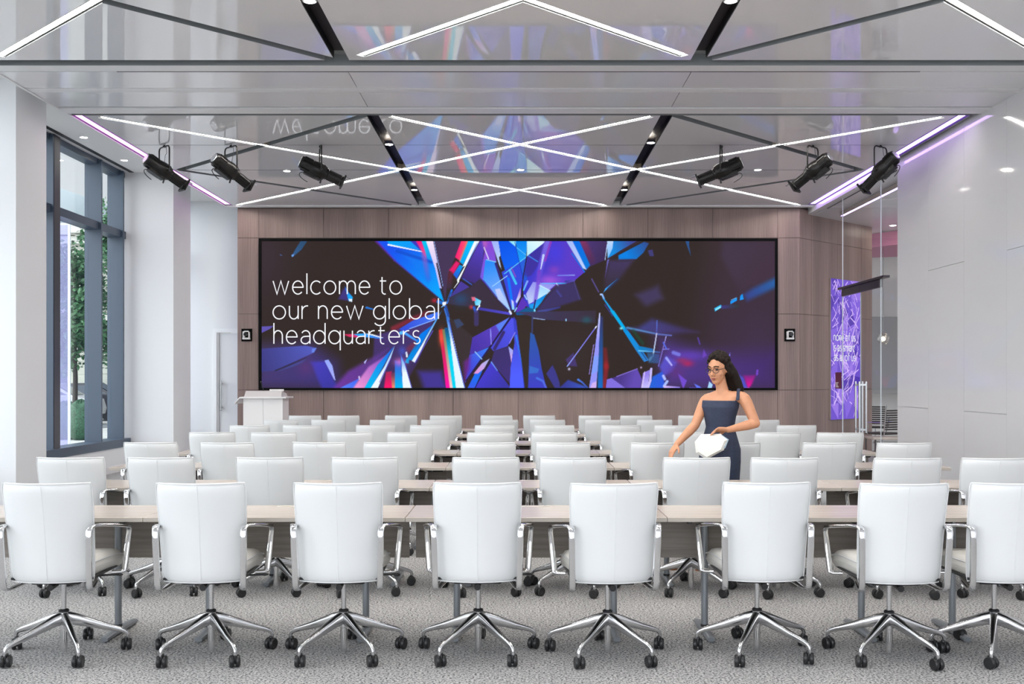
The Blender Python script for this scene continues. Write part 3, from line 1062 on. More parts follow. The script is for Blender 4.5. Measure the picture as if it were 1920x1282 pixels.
line('T3', [(590, 522), (802, 520)], 14, (110, 130, 240), (150, 170, 250), soft=5)
line('T3', [(390, 625), (690, 624)], 14, (120, 170, 255), (60, 180, 250), soft=5)
line('T3', [(568, 625), (606, 668)], 10, (200, 230, 255), soft=4)
line('T3', [(350, 650), (492, 716)], 6, (240, 245, 255), soft=4)
poly('T3', [(50, 970), (130, 800), (200, 890), (160, 950), (60, 1010)], (92, 52, 186), soft=14)
line('T3', [(160, 775), (190, 830)], 14, (170, 220, 255), soft=5)
poly('T3', [(215, 895), (290, 878), (284, 968), (240, 972)], (30, 150, 240), (20, 170, 240), (230, 900), (260, 960), soft=8)
poly('T3', [(282, 965), (316, 838), (452, 756), (335, 935)], (6, 140, 232), (40, 170, 240), (380, 800), (300, 940), soft=6)
line('T3', [(300, 840), (280, 950)], 18, (40, 44, 100), soft=8)
poly('T3', [(45, 1006), (200, 930), (282, 955), (300, 1022), (60, 1034)], (24, 84, 150), (20, 96, 140), (80, 1000), (260, 960), soft=10)
line('T3', [(290, 965), (302, 1020)], 22, (130, 220, 255), soft=6)
line('T3', [(190, 285), (142, 545), (118, 800), (30, 985)], 16, (40, 32, 62), soft=5, w1=8)
line('T3', [(60, 940), (35, 985)], 14, (150, 210, 255), soft=5)
# darker right-hand facets
poly('T3', [(310, 985), (480, 740), (560, 660), (800, 600), (890, 830), (600, 920)], (62, 52, 100), soft=50)
line('T3', [(345, 995), (610, 932)], 44, (76, 88, 176), (60, 60, 150), soft=26, a=.85, w1=24)
line('T3', [(800, 610), (870, 830)], 8, (82, 76, 140), soft=5)
line('T3', [(580, 720), (630, 790)], 26, (70, 70, 150), soft=12, a=.8)
line('T3', [(690, 600), (800, 590)], 24, (60, 60, 150), (90, 80, 180), soft=10)
line('T3', [(300, 960), (560, 690)], 8, (50, 44, 70), soft=4)
poly('T3', [(865, 70), (1225, 70), (1205, 320), (1000, 410), (960, 460)], (76, 54, 120), (64, 46, 92), (900, 150), (1150, 300), soft=10)
line('T3', [(905, 70), (1030, 330)], 80, (150, 50, 90), (84, 46, 88), soft=70, a=.75)
poly('T3', [(770, 70), (862, 70), (1004, 392), (952, 450)], (0, 110, 232), (0, 120, 220), (820, 90), (970, 420), soft=14)
poly('T3', [(692, 70), (772, 70), (958, 450), (912, 432)], (165, 190, 252), (190, 210, 255), (730, 90), (930, 430), soft=5)
line('T3', [(770, 240), (932, 476)], 16, (10, 110, 230), soft=6)
poly('T3', [(1296, 70), (1640, 70), (1380, 216), (1232, 312)], (20, 140, 225), (66, 70, 150), (1290, 200), (1560, 100), soft=10)
poly('T3', [(1222, 70), (1304, 70), (1292, 175), (1230, 312)], (190, 215, 252), (120, 190, 255), (1250, 90), (1240, 290), soft=10)
line('T3', [(1224, 130), (1196, 326)], 12, (190, 215, 255), soft=4, w1=6)
line('T3', [(1238, 312), (1195, 560)], 22, (130, 130, 235), (80, 60, 130), soft=6, w1=6)
line('T3', [(1640, 80), (1440, 190), (1215, 322)], 34, (58, 44, 56), soft=8, w1=16)
poly('T3', [(1368, 264), (1700, 90), (1760, 110), (1690, 230), (1600, 312), (1372, 318)], (8, 130, 230), (50, 80, 150), (1480, 270), (1740, 130), soft=16)
line('T3', [(1370, 320), (1590, 316)], 8, (60, 60, 120), soft=4)
poly('T3', [(1248, 330), (1560, 328), (1395, 560), (1200, 700), (1190, 580)], (68, 56, 96), (60, 50, 70), (1300, 350), (1300, 600), soft=90)
poly('T3', [(1175, 745), (1200, 690), (1368, 555), (1240, 680)], (60, 160, 245), soft=5)
line('T3', [(1365, 570), (1240, 690)], 34, (44, 56, 100), soft=24, a=.6)
line('T3', [(1025, 568), (1115, 736)], 14, (92, 80, 150), soft=8)
line('T3', [(1140, 766), (1160, 770), (1182, 822)], 22, (185, 205, 255), (120, 180, 255), soft=6)
line('T3', [(1182, 826), (1330, 1040)], 14, (40, 160, 235), (0, 165, 235), soft=5, w1=32)
line('T3', [(1195, 900), (1290, 1040)], 16, (60, 60, 130), soft=10)
poly('T4', [(-60, 770), (230, 655), (300, 820), (100, 910), (60, 905)], (68, 58, 92), soft=110)
poly('T4', [(100, 200), (160, 190), (180, 275), (125, 275)], (66, 62, 120), soft=10)
poly('T4', [(585, 80), (632, 80), (634, 150), (656, 276), (612, 160)], (46, 84, 140), soft=5)
poly('T4', [(1065, 70), (1760, 70), (1760, 560), (1290, 720), (1150, 480), (1040, 270)], (70, 58, 80), (70, 52, 70), (1150, 150), (1600, 500), soft=110, a=.7)
poly('T4', [(1330, 770), (1450, 690), (1760, 545), (1760, 670), (1380, 850)], (56, 70, 140), (44, 96, 164), (1380, 800), (1720, 600), soft=90)
poly('T4', [(955, 945), (1040, 898), (1058, 930), (966, 986)], (50, 180, 240), soft=4)
poly('T4', [(968, 955), (1036, 918), (1046, 934), (970, 974)], (150, 240, 250), soft=4)
poly('T4', [(1162, 855), (1248, 805), (1246, 846), (1166, 892)], (30, 150, 245), soft=5)
line('T4', [(1175, 838), (1240, 808)], 6, (130, 200, 255), soft=3)
poly('T4', [(1290, 785), (1318, 758), (1334, 830), (1284, 842)], (30, 150, 245), soft=10)
line('T4', [(1064, 930), (1250, 915)], 46, (66, 60, 136), (52, 60, 60), soft=20, a=.8)

# ---- lower middle
poly('B2', [(-260, 300), (100, 200), (480, 40), (520, 60), (300, 640), (100, 980), (-300, 980)], (76, 56, 130), (66, 50, 110), (100, 300), (200, 700), soft=40, a=.8)
line('B2', [(-20, 210), (230, 90), (420, 10)], 60, (150, 44, 62), (120, 40, 60), soft=50, a=.8)
poly('B2', [(60, 215), (230, 110), (570, -10), (545, 92), (190, 220), (110, 260)], (54, 80, 220), (70, 120, 245), (120, 200), (480, 60), soft=14)
line('B2', [(190, 214), (530, 92)], 10, (140, 180, 255), soft=5)
line('B2', [(80, 268), (120, 262), (290, 372)], 44, (90, 190, 255), (60, 140, 250), soft=10, w1=24)
poly('B1', [(1120, 286), (1300, 280), (1320, 330), (1200, 318)], (235, 40, 90), (200, 60, 130), (1130, 300), (1320, 310), soft=16)
poly('B1', [(1250, 285), (1400, 272), (1640, 330), (1600, 345), (1320, 308)], (40, 180, 255), (60, 120, 240), (1280, 290), (1600, 330), soft=6)
poly('B1', [(1390, 272), (1490, 282), (1642, 330), (1600, 330)], (240, 248, 255), soft=4)
poly('B2', [(480, 170), (330, 440), (225, 625), (160, 600), (260, 420), (330, 280)], (0, 120, 240), (0, 140, 225), (420, 220), (200, 600), soft=14)
line('B2', [(250, 420), (180, 480)], 70, (140, 50, 70), soft=60, a=.6)
poly('B2', [(605, -20), (566, 60), (400, 370), (262, 650), (220, 626), (345, 425), (500, 140)], (60, 150, 240), (235, 245, 255), (540, 60), (330, 420), soft=5)
line('B2', [(490, 240), (400, 400), (262, 650)], 12, (96, 84, 200), soft=5)
line('B2', [(470, 250), (395, 385)], 8, (30, 26, 50), soft=4)
poly('B2', [(150, 600), (190, 580), (180, 660), (130, 650)], (0, 160, 225), soft=14)
line('B2', [(150, 520), (158, 570)], 24, (245, 250, 255), soft=6)
# lower-left beam
poly('B1', [(1700, 470), (1240, 990), (980, 990), (1180, 760)], (96, 60, 150), (120, 60, 176), (1600, 560), (1100, 960), soft=80, a=.85)
poly('B1', [(1050, 990), (1330, 850), (1255, 990)], (66, 104, 245), (90, 130, 255), (1300, 860), (1150, 980), soft=16)
poly('B1', [(1690, 540), (1410, 990), (1240, 990), (1330, 860), (1450, 700)], (150, 90, 200), (240, 150, 215), (1600, 600), (1330, 970), soft=40)
poly('B1', [(1770, 440), (1690, 600), (1478, 990), (1385, 990), (1560, 680)], (30, 110, 235), (0, 190, 245), (1740, 480), (1440, 960), soft=16)
poly('B1', [(1785, 428), (1722, 620), (1560, 990), (1466, 990), (1650, 700)], (150, 200, 255), (240, 250, 255), (1770, 460), (1600, 820), soft=5)
line('B1', [(1730, 600), (1590, 900)], 10, (104, 84, 210), soft=5)
poly('B1', [(1388, 640), (1432, 598), (1400, 668)], (190, 190, 255), soft=4)
line('B1', [(1325, 830), (1330, 860)], 20, (210, 190, 240), soft=8)
poly('B1', [(1670, 770), (1745, 760), (1768, 990), (1645, 990)], (180, 40, 90), (255, 20, 110), (1700, 790), (1700, 960), soft=24)
poly('B1', [(1735, 790), (1790, 770), (1800, 990), (1750, 990)], (110, 60, 90), (250, 150, 110), (1760, 800), (1770, 970), soft=16)
poly('B1', [(1785, 620), (1880, 640), (1905, 990), (1785, 990)], (60, 100, 220), (0, 185, 245), (1830, 660), (1850, 960), soft=16)
blob('B2', (70, 640), (90, 60), (216, 120, 205), .8)
poly('B2', [(78, 550), (128, 650), (228, 990), (106, 990), (90, 700)], (90, 150, 245), (240, 250, 255), (90, 570), (140, 780), soft=5)
line('B2', [(75, 540), (128, 650), (222, 985)], 10, (80, 80, 200), soft=5)
line('B2', [(80, 600), (92, 820)], 8, (60, 80, 180), soft=4)
blob('B1', (1880, 500), (60, 70), (70, 90, 210), .7)
# big rainbow
poly('B2', [(700, 60), (1010, 320), (960, 560), (905, 900)], (60, 50, 54), soft=16)
poly('B2', [(300, 760), (600, 760), (680, 990), (380, 990)], (70, 56, 160), soft=110, a=.9)
poly('B2', [(565, 230), (615, 215), (740, 990), (660, 990), (620, 620)], (200, 50, 50), (255, 16, 170), (590, 260), (690, 960), soft=10)
blob('B2', (600, 330), (40, 120), (250, 90, 64), .8)
poly('B2', [(612, 225), (650, 215), (765, 990), (712, 990)], (120, 130, 90), (255, 205, 205), (630, 250), (730, 960), soft=16)
poly('B2', [(640, 200), (700, 200), (806, 990), (748, 990)], (20, 90, 140), (0, 215, 245), (660, 230), (720, 560), soft=10)
poly('B2', [(660, 60), (712, 150), (908, 990), (790, 990), (712, 330)], (60, 130, 235), (232, 248, 255), (690, 90), (740, 380), soft=5)
line('B2', [(655, 0), (695, 90), (760, 400), (905, 985)], 12, (70, 96, 215), soft=5)
line('B2', [(650, -40), (690, 90)], 34, (60, 120, 220), soft=10)
poly('B2', [(760, 100), (830, 85), (892, 160), (800, 212)], (58, 70, 104), soft=22)
line('B2', [(1050, 0), (1050, 150)], 60, (70, 60, 130), soft=20, a=.7)
# lower central facets
poly('B2', [(1000, 325), (1485, 62), (1240, 430), (960, 560)], (74, 52, 168), (96, 70, 200), (1000, 450), (1400, 120), soft=6)
poly('B2', [(1300, 170), (1485, 62), (1350, 260)], (90, 130, 245), soft=20)
poly('B2', [(960, 555), (1235, 440), (1120, 600), (905, 910)], (70, 70, 215), (60, 120, 245), (960, 700), (1180, 520), soft=6)
poly('B2', [(890, 640), (980, 560), (960, 740), (890, 900)], (110, 42, 150), soft=60, a=.8)
poly('B2', [(1490, 60), (1560, 110), (1550, 260), (1450, 440), (1270, 500), (1235, 460)], (72, 72, 210), (80, 84, 235), (1300, 440), (1500, 200), soft=6)
line('B2', [(1400, 260), (1285, 470)], 40, (58, 46, 110), soft=14)
poly('B2', [(1240, 640), (1280, 500), (1480, 440), (1500, 640), (1490, 930)], (62, 50, 110), (66, 50, 120), (1300, 560), (1450, 800), soft=8)
poly('B2', [(1020, 990), (1240, 640), (1480, 960), (1480, 990)], (70, 60, 205), (60, 56, 170), (1180, 760), (1400, 960), soft=8)
poly('B2', [(930, 990), (1030, 790), (1140, 720), (1030, 990)], (30, 110, 245), (60, 90, 235), (1000, 850), (980, 980), soft=8)
poly('B2', [(1015, 790), (1120, 660), (1220, 598), (1150, 726), (1070, 790)], (230, 150, 225), (180, 180, 240), (1040, 770), (1180, 640), soft=12)
line('B2', [(1492, 66), (1240, 430), (920, 880)], 26, (42, 32, 78), soft=6, w1=18)
line('B2', [(1240, 610), (1100, 830), (1030, 985)], 12, (38, 32, 80), soft=5)
line('B2', [(1232, 220), (1242, 412)], 12, (150, 150, 255), soft=5)
line('B2', [(1032, 510), (1120, 602)], 12, (150, 205, 255), soft=5)
line('B2', [(1242, 642), (1320, 752)], 16, (110, 150, 255), soft=6, w1=10)
poly('B2', [(1462, 440), (1524, 490), (1502, 650)], (150, 170, 250), (230, 170, 240), (1480, 460), (1500, 630), soft=8)
# blade
poly('B2', [(1528, 55), (1562, 105), (1672, 990), (1476, 990), (1492, 700), (1540, 400)], (60, 66, 200), (80, 96, 255), (1540, 150), (1560, 800), soft=6)
line('B2', [(1560, 300), (1640, 700), (1672, 985)], 18, (50, 130, 250), (60, 60, 200), soft=10)
line('B2', [(1548, 262), (1475, 400)], 12, (140, 130, 240), soft=5)
poly('B3', [(55, 60), (235, 100), (225, 400), (208, 990), (165, 990)], (56, 46, 42), soft=10)
poly('B3', [(60, 0), (1080, -20), (1070, 140), (900, 130), (420, 96), (280, 78), (260, 60)], (64, 58, 96), (60, 50, 66), (200, 40), (1000, 60), soft=10)
line('B3', [(270, 76), (420, 98)], 10, (150, 170, 220), soft=5)
blob('B3', (960, 100), (70, 50), (40, 96, 110), .7)
line('B3', [(694, 92), (696, 112)], 14, (150, 200, 240), soft=6)
line('B3', [(262, 60), (258, 260)], 20, (60, 64, 110), soft=12)
poly('B3', [(235, 262), (285, 290), (345, 500), (380, 720), (445, 990), (206, 990), (222, 500)], (46, 90, 170), (64, 66, 200), (240, 300), (320, 960), soft=8)
poly('B3', [(225, 690), (350, 730), (330, 780), (220, 790)], (60, 120, 210), soft=16, a=.8)
line('B3', [(320, 848), (400, 888), (440, 980)], 26, (70, 120, 230), (90, 100, 230), soft=12)
poly('B3', [(440, 790), (520, 680), (560, 760), (610, 900), (620, 990), (560, 990)], (62, 60, 140), soft=14)
poly('B3', [(590, 990), (720, 870), (930, 950), (990, 990)], (56, 60, 150), (60, 86, 190), (650, 950), (900, 980), soft=26)
poly('B3', [(690, 610), (790, 520), (840, 700), (730, 690)], (76, 60, 130), soft=20, a=.8)
line('B3', [(850, 868), (900, 900), (985, 985)], 26, (80, 130, 235), (60, 90, 200), soft=8, w1=12)
line('B3', [(1084, 186), (810, 560), (712, 694)], 14, (120, 110, 220), (150, 170, 250), soft=4)
line('B3', [(1085, 184), (1072, 204)], 14, (240, 245, 255), soft=4)
blob('B3', (735, 732), (18, 18), (220, 215, 255), 1)
line('B3', [(1195, 480), (1215, 700), (1180, 985)], 56, (110, 40, 44), (150, 40, 52), soft=40, a=.9)
blob('B3', (1205, 690), (34, 60), (170, 40, 48), .8)
line('B3', [(1140, 80), (1135, 985)], 60, (56, 60, 110), (20, 110, 200), soft=26, w1=66)
poly('B3', [(1122, 10), (1136, 10), (1112, 600), (1082, 990), (988, 990), (1050, 590), (1096, 240)], (200, 205, 255), (150, 150, 250), (1125, 60), (1090, 400), soft=5)
poly('B3', [(1055, 560), (1112, 560), (1100, 760), (1022, 800)], (130, 160, 255), soft=24)
poly('B3', [(1030, 910), (1088, 890), (1080, 990), (1000, 990)], (210, 180, 245), soft=16)
line('B3', [(1050, 420), (994, 796)], 10, (150, 130, 215), soft=4)
poly('B3', [(1260, -20), (1310, -20), (1460, 200), (1440, 240)], (0, 175, 238), soft=6)
poly('B3', [(1430, 236), (1462, 196), (1640, 440), (1760, 620), (1700, 640), (1600, 500)], (0, 150, 230), (50, 130, 210), (1450, 240), (1720, 610), soft=6)
line('B3', [(1640, 480), (1730, 610)], 10, (30, 60, 120), soft=4)
blob('B3', (1405, 208), (24, 20), (140, 240, 250), 1)
poly('B3', [(1620, 200), (1800, 90), (1920, 120), (2400, 260), (1880, 285), (1480, 215)], (68, 66, 132), (66, 54, 96), (1700, 180), (2200, 200), soft=100)
line('B3', [(1480, 200), (1880, 284), (2050, 300)], 26, (80, 130, 180), (110, 130, 220), soft=14, w1=16)
line('B3', [(1560, 240), (1680, 400)], 40, (30, 80, 60), soft=40, a=.6)
poly('B3', [(1620, 434), (1810, 470), (1820, 520), (1640, 510)], (10, 130, 200), (40, 120, 190), (1640, 450), (1800, 500), soft=14)
line('B3', [(1630, 496), (1900, 515)], 16, (120, 210, 250), (50, 120, 190), soft=8)
line('B3', [(1866, 110), (1858, 270)], 14, (84, 104, 196), soft=6)
line('B3', [(1860, 276), (1812, 574)], 16, (235, 240, 255), (190, 240, 255), soft=4)
line('B3', [(1982, 312), (1884, 694)], 14, (200, 205, 255), (140, 130, 230), soft=4)
poly('B3', [(1756, 606), (1790, 562), (1806, 590), (1770, 636)], (190, 240, 255), soft=5)
poly('B4', [(90, 520), (250, 540), (250, 660), (110, 650)], (50, 100, 150), soft=24, a=.8)
# lower right haze
poly('B4', [(250, 330), (420, 380), (900, 560), (1760, 500), (1760, 990), (300, 990)], (84, 60, 150), (72, 48, 116), (400, 700), (1600, 700), soft=420, a=.9)
blob('B4', (640, 560), (330, 90), (100, 66, 190), .8)
poly('B4', [(250, 700), (330, 560), (480, 640), (420, 760), (300, 830)], (92, 84, 210), soft=60, a=.9)
blob('B4', (610, 660), (90, 50), (176, 42, 96), .9)
blob('B4', (540, 620), (90, 40), (170, 50, 90), .6)
blob('B4', (470, 770), (130, 100), (100, 54, 130), .7)
line('B4', [(340, 590), (408, 682)], 34, (150, 160, 250), (190, 180, 250), soft=12, w1=20)
line('B4', [(300, 476), (372, 474)], 14, (130, 120, 220), soft=8)
line('B4', [(430, 520), (500, 545)], 46, (120, 120, 225), soft=26)
line('B4', [(300, 390), (340, 470)], 16, (90, 110, 235), soft=8)
line('B4', [(745, 330), (770, 410)], 16, (90, 66, 170), soft=12)
poly('B4', [(800, 590), (820, 480), (860, 560)], (110, 70, 190), soft=20)
poly('B4', [(110, 990), (160, 830), (290, 760), (330, 990)], (40, 100, 220), (50, 90, 225), (150, 900), (300, 900), soft=30)
poly('B4', [(10, 990), (40, 780), (130, 740), (100, 990)], (150, 130, 235), (196, 190, 255), (50, 800), (70, 960), soft=10)
line('B4', [(145, 730), (132, 880), (100, 985)], 30, (200, 190, 255), soft=8)
line('B4', [(60, 770), (30, 960)], 12, (220, 200, 250), soft=6)
line('B4', [(300, 820), (320, 860)], 34, (180, 190, 255), soft=14)
line('B4', [(350, 890), (310, 950)], 34, (170, 190, 255), soft=14)
line('B4', [(320, 962), (500, 976)], 34, (215, 190, 250), (150, 130, 240), soft=12)
poly('B4', [(490, 790), (604, 880), (556, 990)], (116, 76, 208), soft=14)
poly('B4', [(695, 918), (760, 950), (815, 990), (740, 990)], (100, 120, 250), soft=8)
line('B4', [(640, 975), (860, 985)], 14, (110, 100, 230), soft=8)
poly('B4', [(890, 890), (935, 930), (920, 990), (866, 990)], (170, 215, 255), soft=10)
poly('B4', [(1128, 600), (1158, 516), (1160, 560), (1150, 605)], (130, 120, 240), soft=8)
poly('B4', [(1190, 760), (1330, 840), (1400, 990), (1290, 990)], (84, 84, 205), soft=40, a=.9)
poly('B4', [(1330, 810), (1490, 810), (1430, 940), (1390, 985)], (110, 44, 130), (215, 24, 150), (1400, 790), (1400, 930), soft=40)
line('B4', [(1340, 985), (1400, 980)], 20, (190, 110, 245), soft=12)
line('B4', [(1510, 750), (1505, 800)], 26, (120, 70, 200), soft=14)
line('B4', [(1100, 984), (1740, 986)], 12, (70, 60, 230), soft=8)
poly('B3', [(1205, 990), (1220, 866), (1284, 846), (1480, 990)], (130, 112, 225), soft=8)
poly('B3', [(1284, 850), (1610, 726), (1670, 860), (1650, 990), (1480, 990)], (78, 58, 140), (100, 76, 180), (1400, 850), (1560, 900), soft=10)
line('B3', [(1345, 828), (1612, 728)], 12, (130, 110, 205), soft=5)
blob('B3', (1660, 712), (14, 14), (200, 180, 230), 1)
# nodes
poly('T2', [(614, 868), (664, 858), (662, 890), (640, 922), (618, 916)], (245, 248, 255), soft=6)
line('T2', [(1480, 985), (1495, 1012)], 26, (225, 235, 255), soft=8)
line('T2', [(600, 930), (640, 905)], 10, (120, 190, 255), soft=4)
line('T2', [(655, 920), (690, 1040)], 30, (40, 80, 170), soft=10)

YS = YW - 0.055
def scr(px, py, y=YS):
    return ((px - VX) * YS / F, y, EYE - (py - VY) * YS / F)

vw = thing('video_wall', 'wide black-framed video screen showing blue and violet crystals with white welcome text', 'screen', (0, YW - 0.03, 0))
fr = MB()
x0, _, z1 = scr(485.0, 447.2); x1, _, z0 = scr(1458.3, 731.3)
ix0, _, iz1 = scr(SX0, SY0); ix1, _, iz0 = scr(SX1, SY1)
oy = YW - 0.03
for (a, b, c_, d_) in ((x0, ix0, z0, z1), (ix1, x1, z0, z1), (ix0, ix1, iz1, z1), (ix0, ix1, z0, iz0)):
    fr.box(a, b, -0.035, 0.028, c_, d_)
fr.build('bezel', M['screen_black'], vw, smooth=0)
me = bpy.data.meshes.new('display')
vx = (gx - VX) * YS / F
vz = EYE - (gy - VY) * YS / F
co = np.stack([vx, np.full_like(vx, YS - oy + 0.004), vz], -1).reshape(-1, 3)
nv = NXg * NYg
idx = np.arange(nv).reshape(NYg, NXg)
fc = np.stack([idx[1:, :-1], idx[1:, 1:], idx[:-1, 1:], idx[:-1, :-1]], -1).reshape(-1, 4)
me.vertices.add(nv); me.vertices.foreach_set('co', co.ravel())
me.loops.add(fc.size); me.loops.foreach_set('vertex_index', fc.ravel())
me.polygons.add(len(fc)); me.polygons.foreach_set('loop_start', np.arange(0, fc.size, 4)); 
me.update(calc_edges=True)
s_ = np.clip(IMG, 0, 255) / 255.0
lin_ = np.where(s_ <= 0.04045, s_ / 12.92, ((s_ + 0.055) / 1.055) ** 2.4)
rgba = np.concatenate([lin_, np.ones((NYg, NXg, 1))], -1).reshape(-1, 4).astype(np.float32)
at = me.color_attributes.new('picture', 'FLOAT_COLOR', 'POINT')
at.data.foreach_set('color', rgba.ravel())
dm = bpy.data.materials.new('led_display')
dm.use_nodes = True
nt = dm.node_tree
b = nt.nodes['Principled BSDF']
b.inputs['Base Color'].default_value = (0.002, 0.002, 0.002, 1)
b.inputs['Roughness'].default_value = 0.6
setin(b, ['Specular IOR Level'], 0.04)
va = nt.nodes.new('ShaderNodeVertexColor'); va.layer_name = 'picture'
nt.links.new(va.outputs['Color'], b.inputs['Emission Color'])
b.inputs['Emission Strength'].default_value = 1.0
me.materials.append(dm)
do = bpy.data.objects.new('display', me); COL.objects.link(do); do.parent = vw
M['led_white'] = emat('led_white', (0.95, 0.96, 1.0, 1), 1.0)
lt = MB()
for txt, xa, xb, by in (('welcome to', 512.0, 753.0, 551.2), ('our new global', 512.0, 822.0, 597.8), ('headquarters', 513.5, 787.5, 644.3)):
    XH = 24.6
    for pl in text_strokes(txt, (xb - xa) / XH):
        ribbon(lt, pl, 0.088, lambda p: (scr(xa + p.x * XH, by - p.y * XH)[0], YS - oy + 0.001, scr(xa + p.x * XH, by - p.y * XH)[2]))
lt.build('lettering', M['led_white'], vw, smooth=0)

# ------------------------------------------------------------------ back-lit violet art panel on the angled wall
dr = (B - A).normalized(); nn = Vector((dr.y, -dr.x))
T0, T1, Z0, Z1 = 1.065, 2.21, 0.70, 3.46
ap = thing('art_panel', 'tall backlit violet faceted panel with white lettering on the angled wood wall', 'artwork', (A.x + dr.x * T0, A.y + dr.y * T0, Z0))
def apt(u, v, d=0.03):
    """u along the wall, v up, from the panel's lower corner"""
    return (dr.x * u + nn.x * d, dr.y * u + nn.y * d, v)
w_, h_ = T1 - T0, Z1 - Z0
e = MB()
q0 = [apt(0, 0, 0.002), apt(w_, 0, 0.002), apt(w_, h_, 0.002), apt(0, h_, 0.002), apt(0, 0, 0.028), apt(w_, 0, 0.028), apt(w_, h_, 0.028), apt(0, h_, 0.028)]
e.add(q0, [(0, 1, 2, 3), (7, 6, 5, 4), (0, 4, 5, 1), (1, 5, 6, 2), (2, 6, 7, 3), (3, 7, 4, 0)])
e.build('light_box', M['housing'], ap, smooth=0)
rnd = random.Random(11)
fm = [emat('violet_facet_%s' % n_, (lin(r_), lin(g_), lin(b_), 1), 1.0) for n_, (r_, g_, b_) in
      (('deep', (92, 66, 190)), ('mid', (122, 92, 222)), ('bright', (146, 112, 240)), ('pale', (168, 132, 248)))]
fb = MB(); nfx, nfy = 4, 9
gp = {}
for j in range(nfy + 1):
    for i in range(nfx + 1):
        u = w_ * i / nfx + (rnd.uniform(-.09, .09) if 0 < i < nfx else 0)
        v = h_ * j / nfy + (rnd.uniform(-.10, .10) if 0 < j < nfy else 0)
        gp[i, j] = apt(u, v, 0.0295)
tri = []
for j in range(nfy):
    for i in range(nfx):
        q = [gp[i, j], gp[i + 1, j], gp[i + 1, j + 1], gp[i, j + 1]]
        for t in (((0, 1, 2), (0, 2, 3)) if rnd.random() < .5 else ((0, 1, 3), (1, 2, 3))):
            tri.append([q[k] for k in t])
for t in tri:
    fb.add(t, [(0, 1, 2)])
fo = fb.build('facets', fm, ap, smooth=0)
fo.data.polygons.foreach_set('material_index', [rnd.choice([0, 1, 1, 2, 2, 3]) for _ in tri])
st = MB()
for k in range(150):
    u, v = rnd.uniform(0.03, w_ - 0.03), rnd.uniform(0.03, h_ - 0.03)
    a = rnd.choice([0.5, 0.9, 2.2, 2.5, 1.2, 1.9]) + rnd.uniform(-.3, .3)
    L = rnd.uniform(0.08, 0.42)
    pl = []
    for s in range(7):
        t = s / 6 * L
        uu = u + math.cos(a + t * 0.5) * t; vv = v + math.sin(a + t * 0.5) * t
        if not (0.005 < uu < w_ - 0.005 and 0.005 < vv < h_ - 0.005):
            break
        pl.append((uu, vv))
    if len(pl) > 2:
        ribbon(st, pl, rnd.uniform(0.008, 0.026), lambda p: apt(p.x, p.y, 0.0305))
st.build('light_streaks', emat('pale_violet_glow', (0.72, 0.50, 1.0, 1), 1.15), ap, smooth=0)
lt = MB()
for txt, wd, bz in (('none of us', 0.83, 1.55), ('is as smart', 0.80, 1.345), ('as all of us', 0.83, 1.155)):
    xh = 0.105
    for pl in text_strokes(txt, wd / xh, 0.12, 0.42):
        ribbon(lt, pl, 0.17, lambda p: apt(0.10 + p.x * xh, bz + p.y * xh, 0.034))
lt.build('lettering', M['led_white'], ap, smooth=0)
# ------------------------------------------------------------------ ceiling lights
def line_light(label, p, q, m, w=0.066, group='white linear ceiling lights', z=PZ + 0.010):
    p, q = Vector(p), Vector(q)
    d = (q - p)
    L = d.length
    ang = math.atan2(d.y, d.x)
    t = thing('linear_light', label, 'ceiling light', (p.x, p.y, z), ang, group)
    hb = MB()
    hb.box(0, L, -w / 2 - 0.006, w / 2 + 0.006, 0.016, 0.075)
    hb.box(0, L, -w / 2 - 0.006, -w / 2 - 0.001, 0.0, 0.016)
    hb.box(0, L, w / 2 + 0.001, w / 2 + 0.006, 0.0, 0.016)
    hb.build('housing', M['housing'], t, smooth=0)
    MB().box(0.004, L - 0.004, -w / 2, w / 2, 0.002, 0.015).build('diffuser', m, t, smooth=0)
    return t

names_n = ['white light line of the near ceiling running from the window corner', 'white light line of the near ceiling, window-side half of the peak',
           'white light line of the near ceiling, wall-side half of the peak', 'white light line of the near ceiling running to the glossy wall corner']
for i, (a, b) in enumerate(NEAR):
    line_light(names_n[i], a, b, M['line_light'], 0.060, z=PZ + 0.010 + 0.0006 * i)
names_f = ['white light line of the far ceiling starting beside the magenta line', 'white light line of the far ceiling ending above the lobby side of the screen',
           'white light line of the far ceiling ending above the lectern', 'white light line of the far ceiling starting beside the violet line']
for i, (a, b) in enumerate(FAR):
    line_light(names_f[i], a, b, M['line_light'], 0.046, z=PZ + 0.010 + 0.0006 * i)
line_light('magenta light line along the window edge of the panelled ceiling', (-5.385, 12.62, 0), (-5.385, 19.12, 0), M['magenta_light'], 0.085, 'coloured edge light lines')
line_light('violet light line along the glass wall edge of the panelled ceiling', (5.43, 12.62, 0), (5.43, 19.05, 0), M['violet_light'], 0.085, 'coloured edge light lines')
M['lip_glow_violet'] = mat('violet_lip_glow', (0.20, 0.07, 0.62, 1), 0.4)  # lip colours paint the coloured glow beside the diffusers
M['lip_glow_magenta'] = mat('magenta_lip_glow', (0.42, 0.05, 0.55, 1), 0.4)
for nm, x, mm in (('trim_7', -5.385, 'lip_glow_magenta'), ('trim_8', 5.43, 'lip_glow_violet')):
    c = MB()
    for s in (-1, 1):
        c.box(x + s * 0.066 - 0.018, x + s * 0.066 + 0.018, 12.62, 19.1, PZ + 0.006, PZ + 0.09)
    struct(c.build(nm, M[mm], smooth=0))


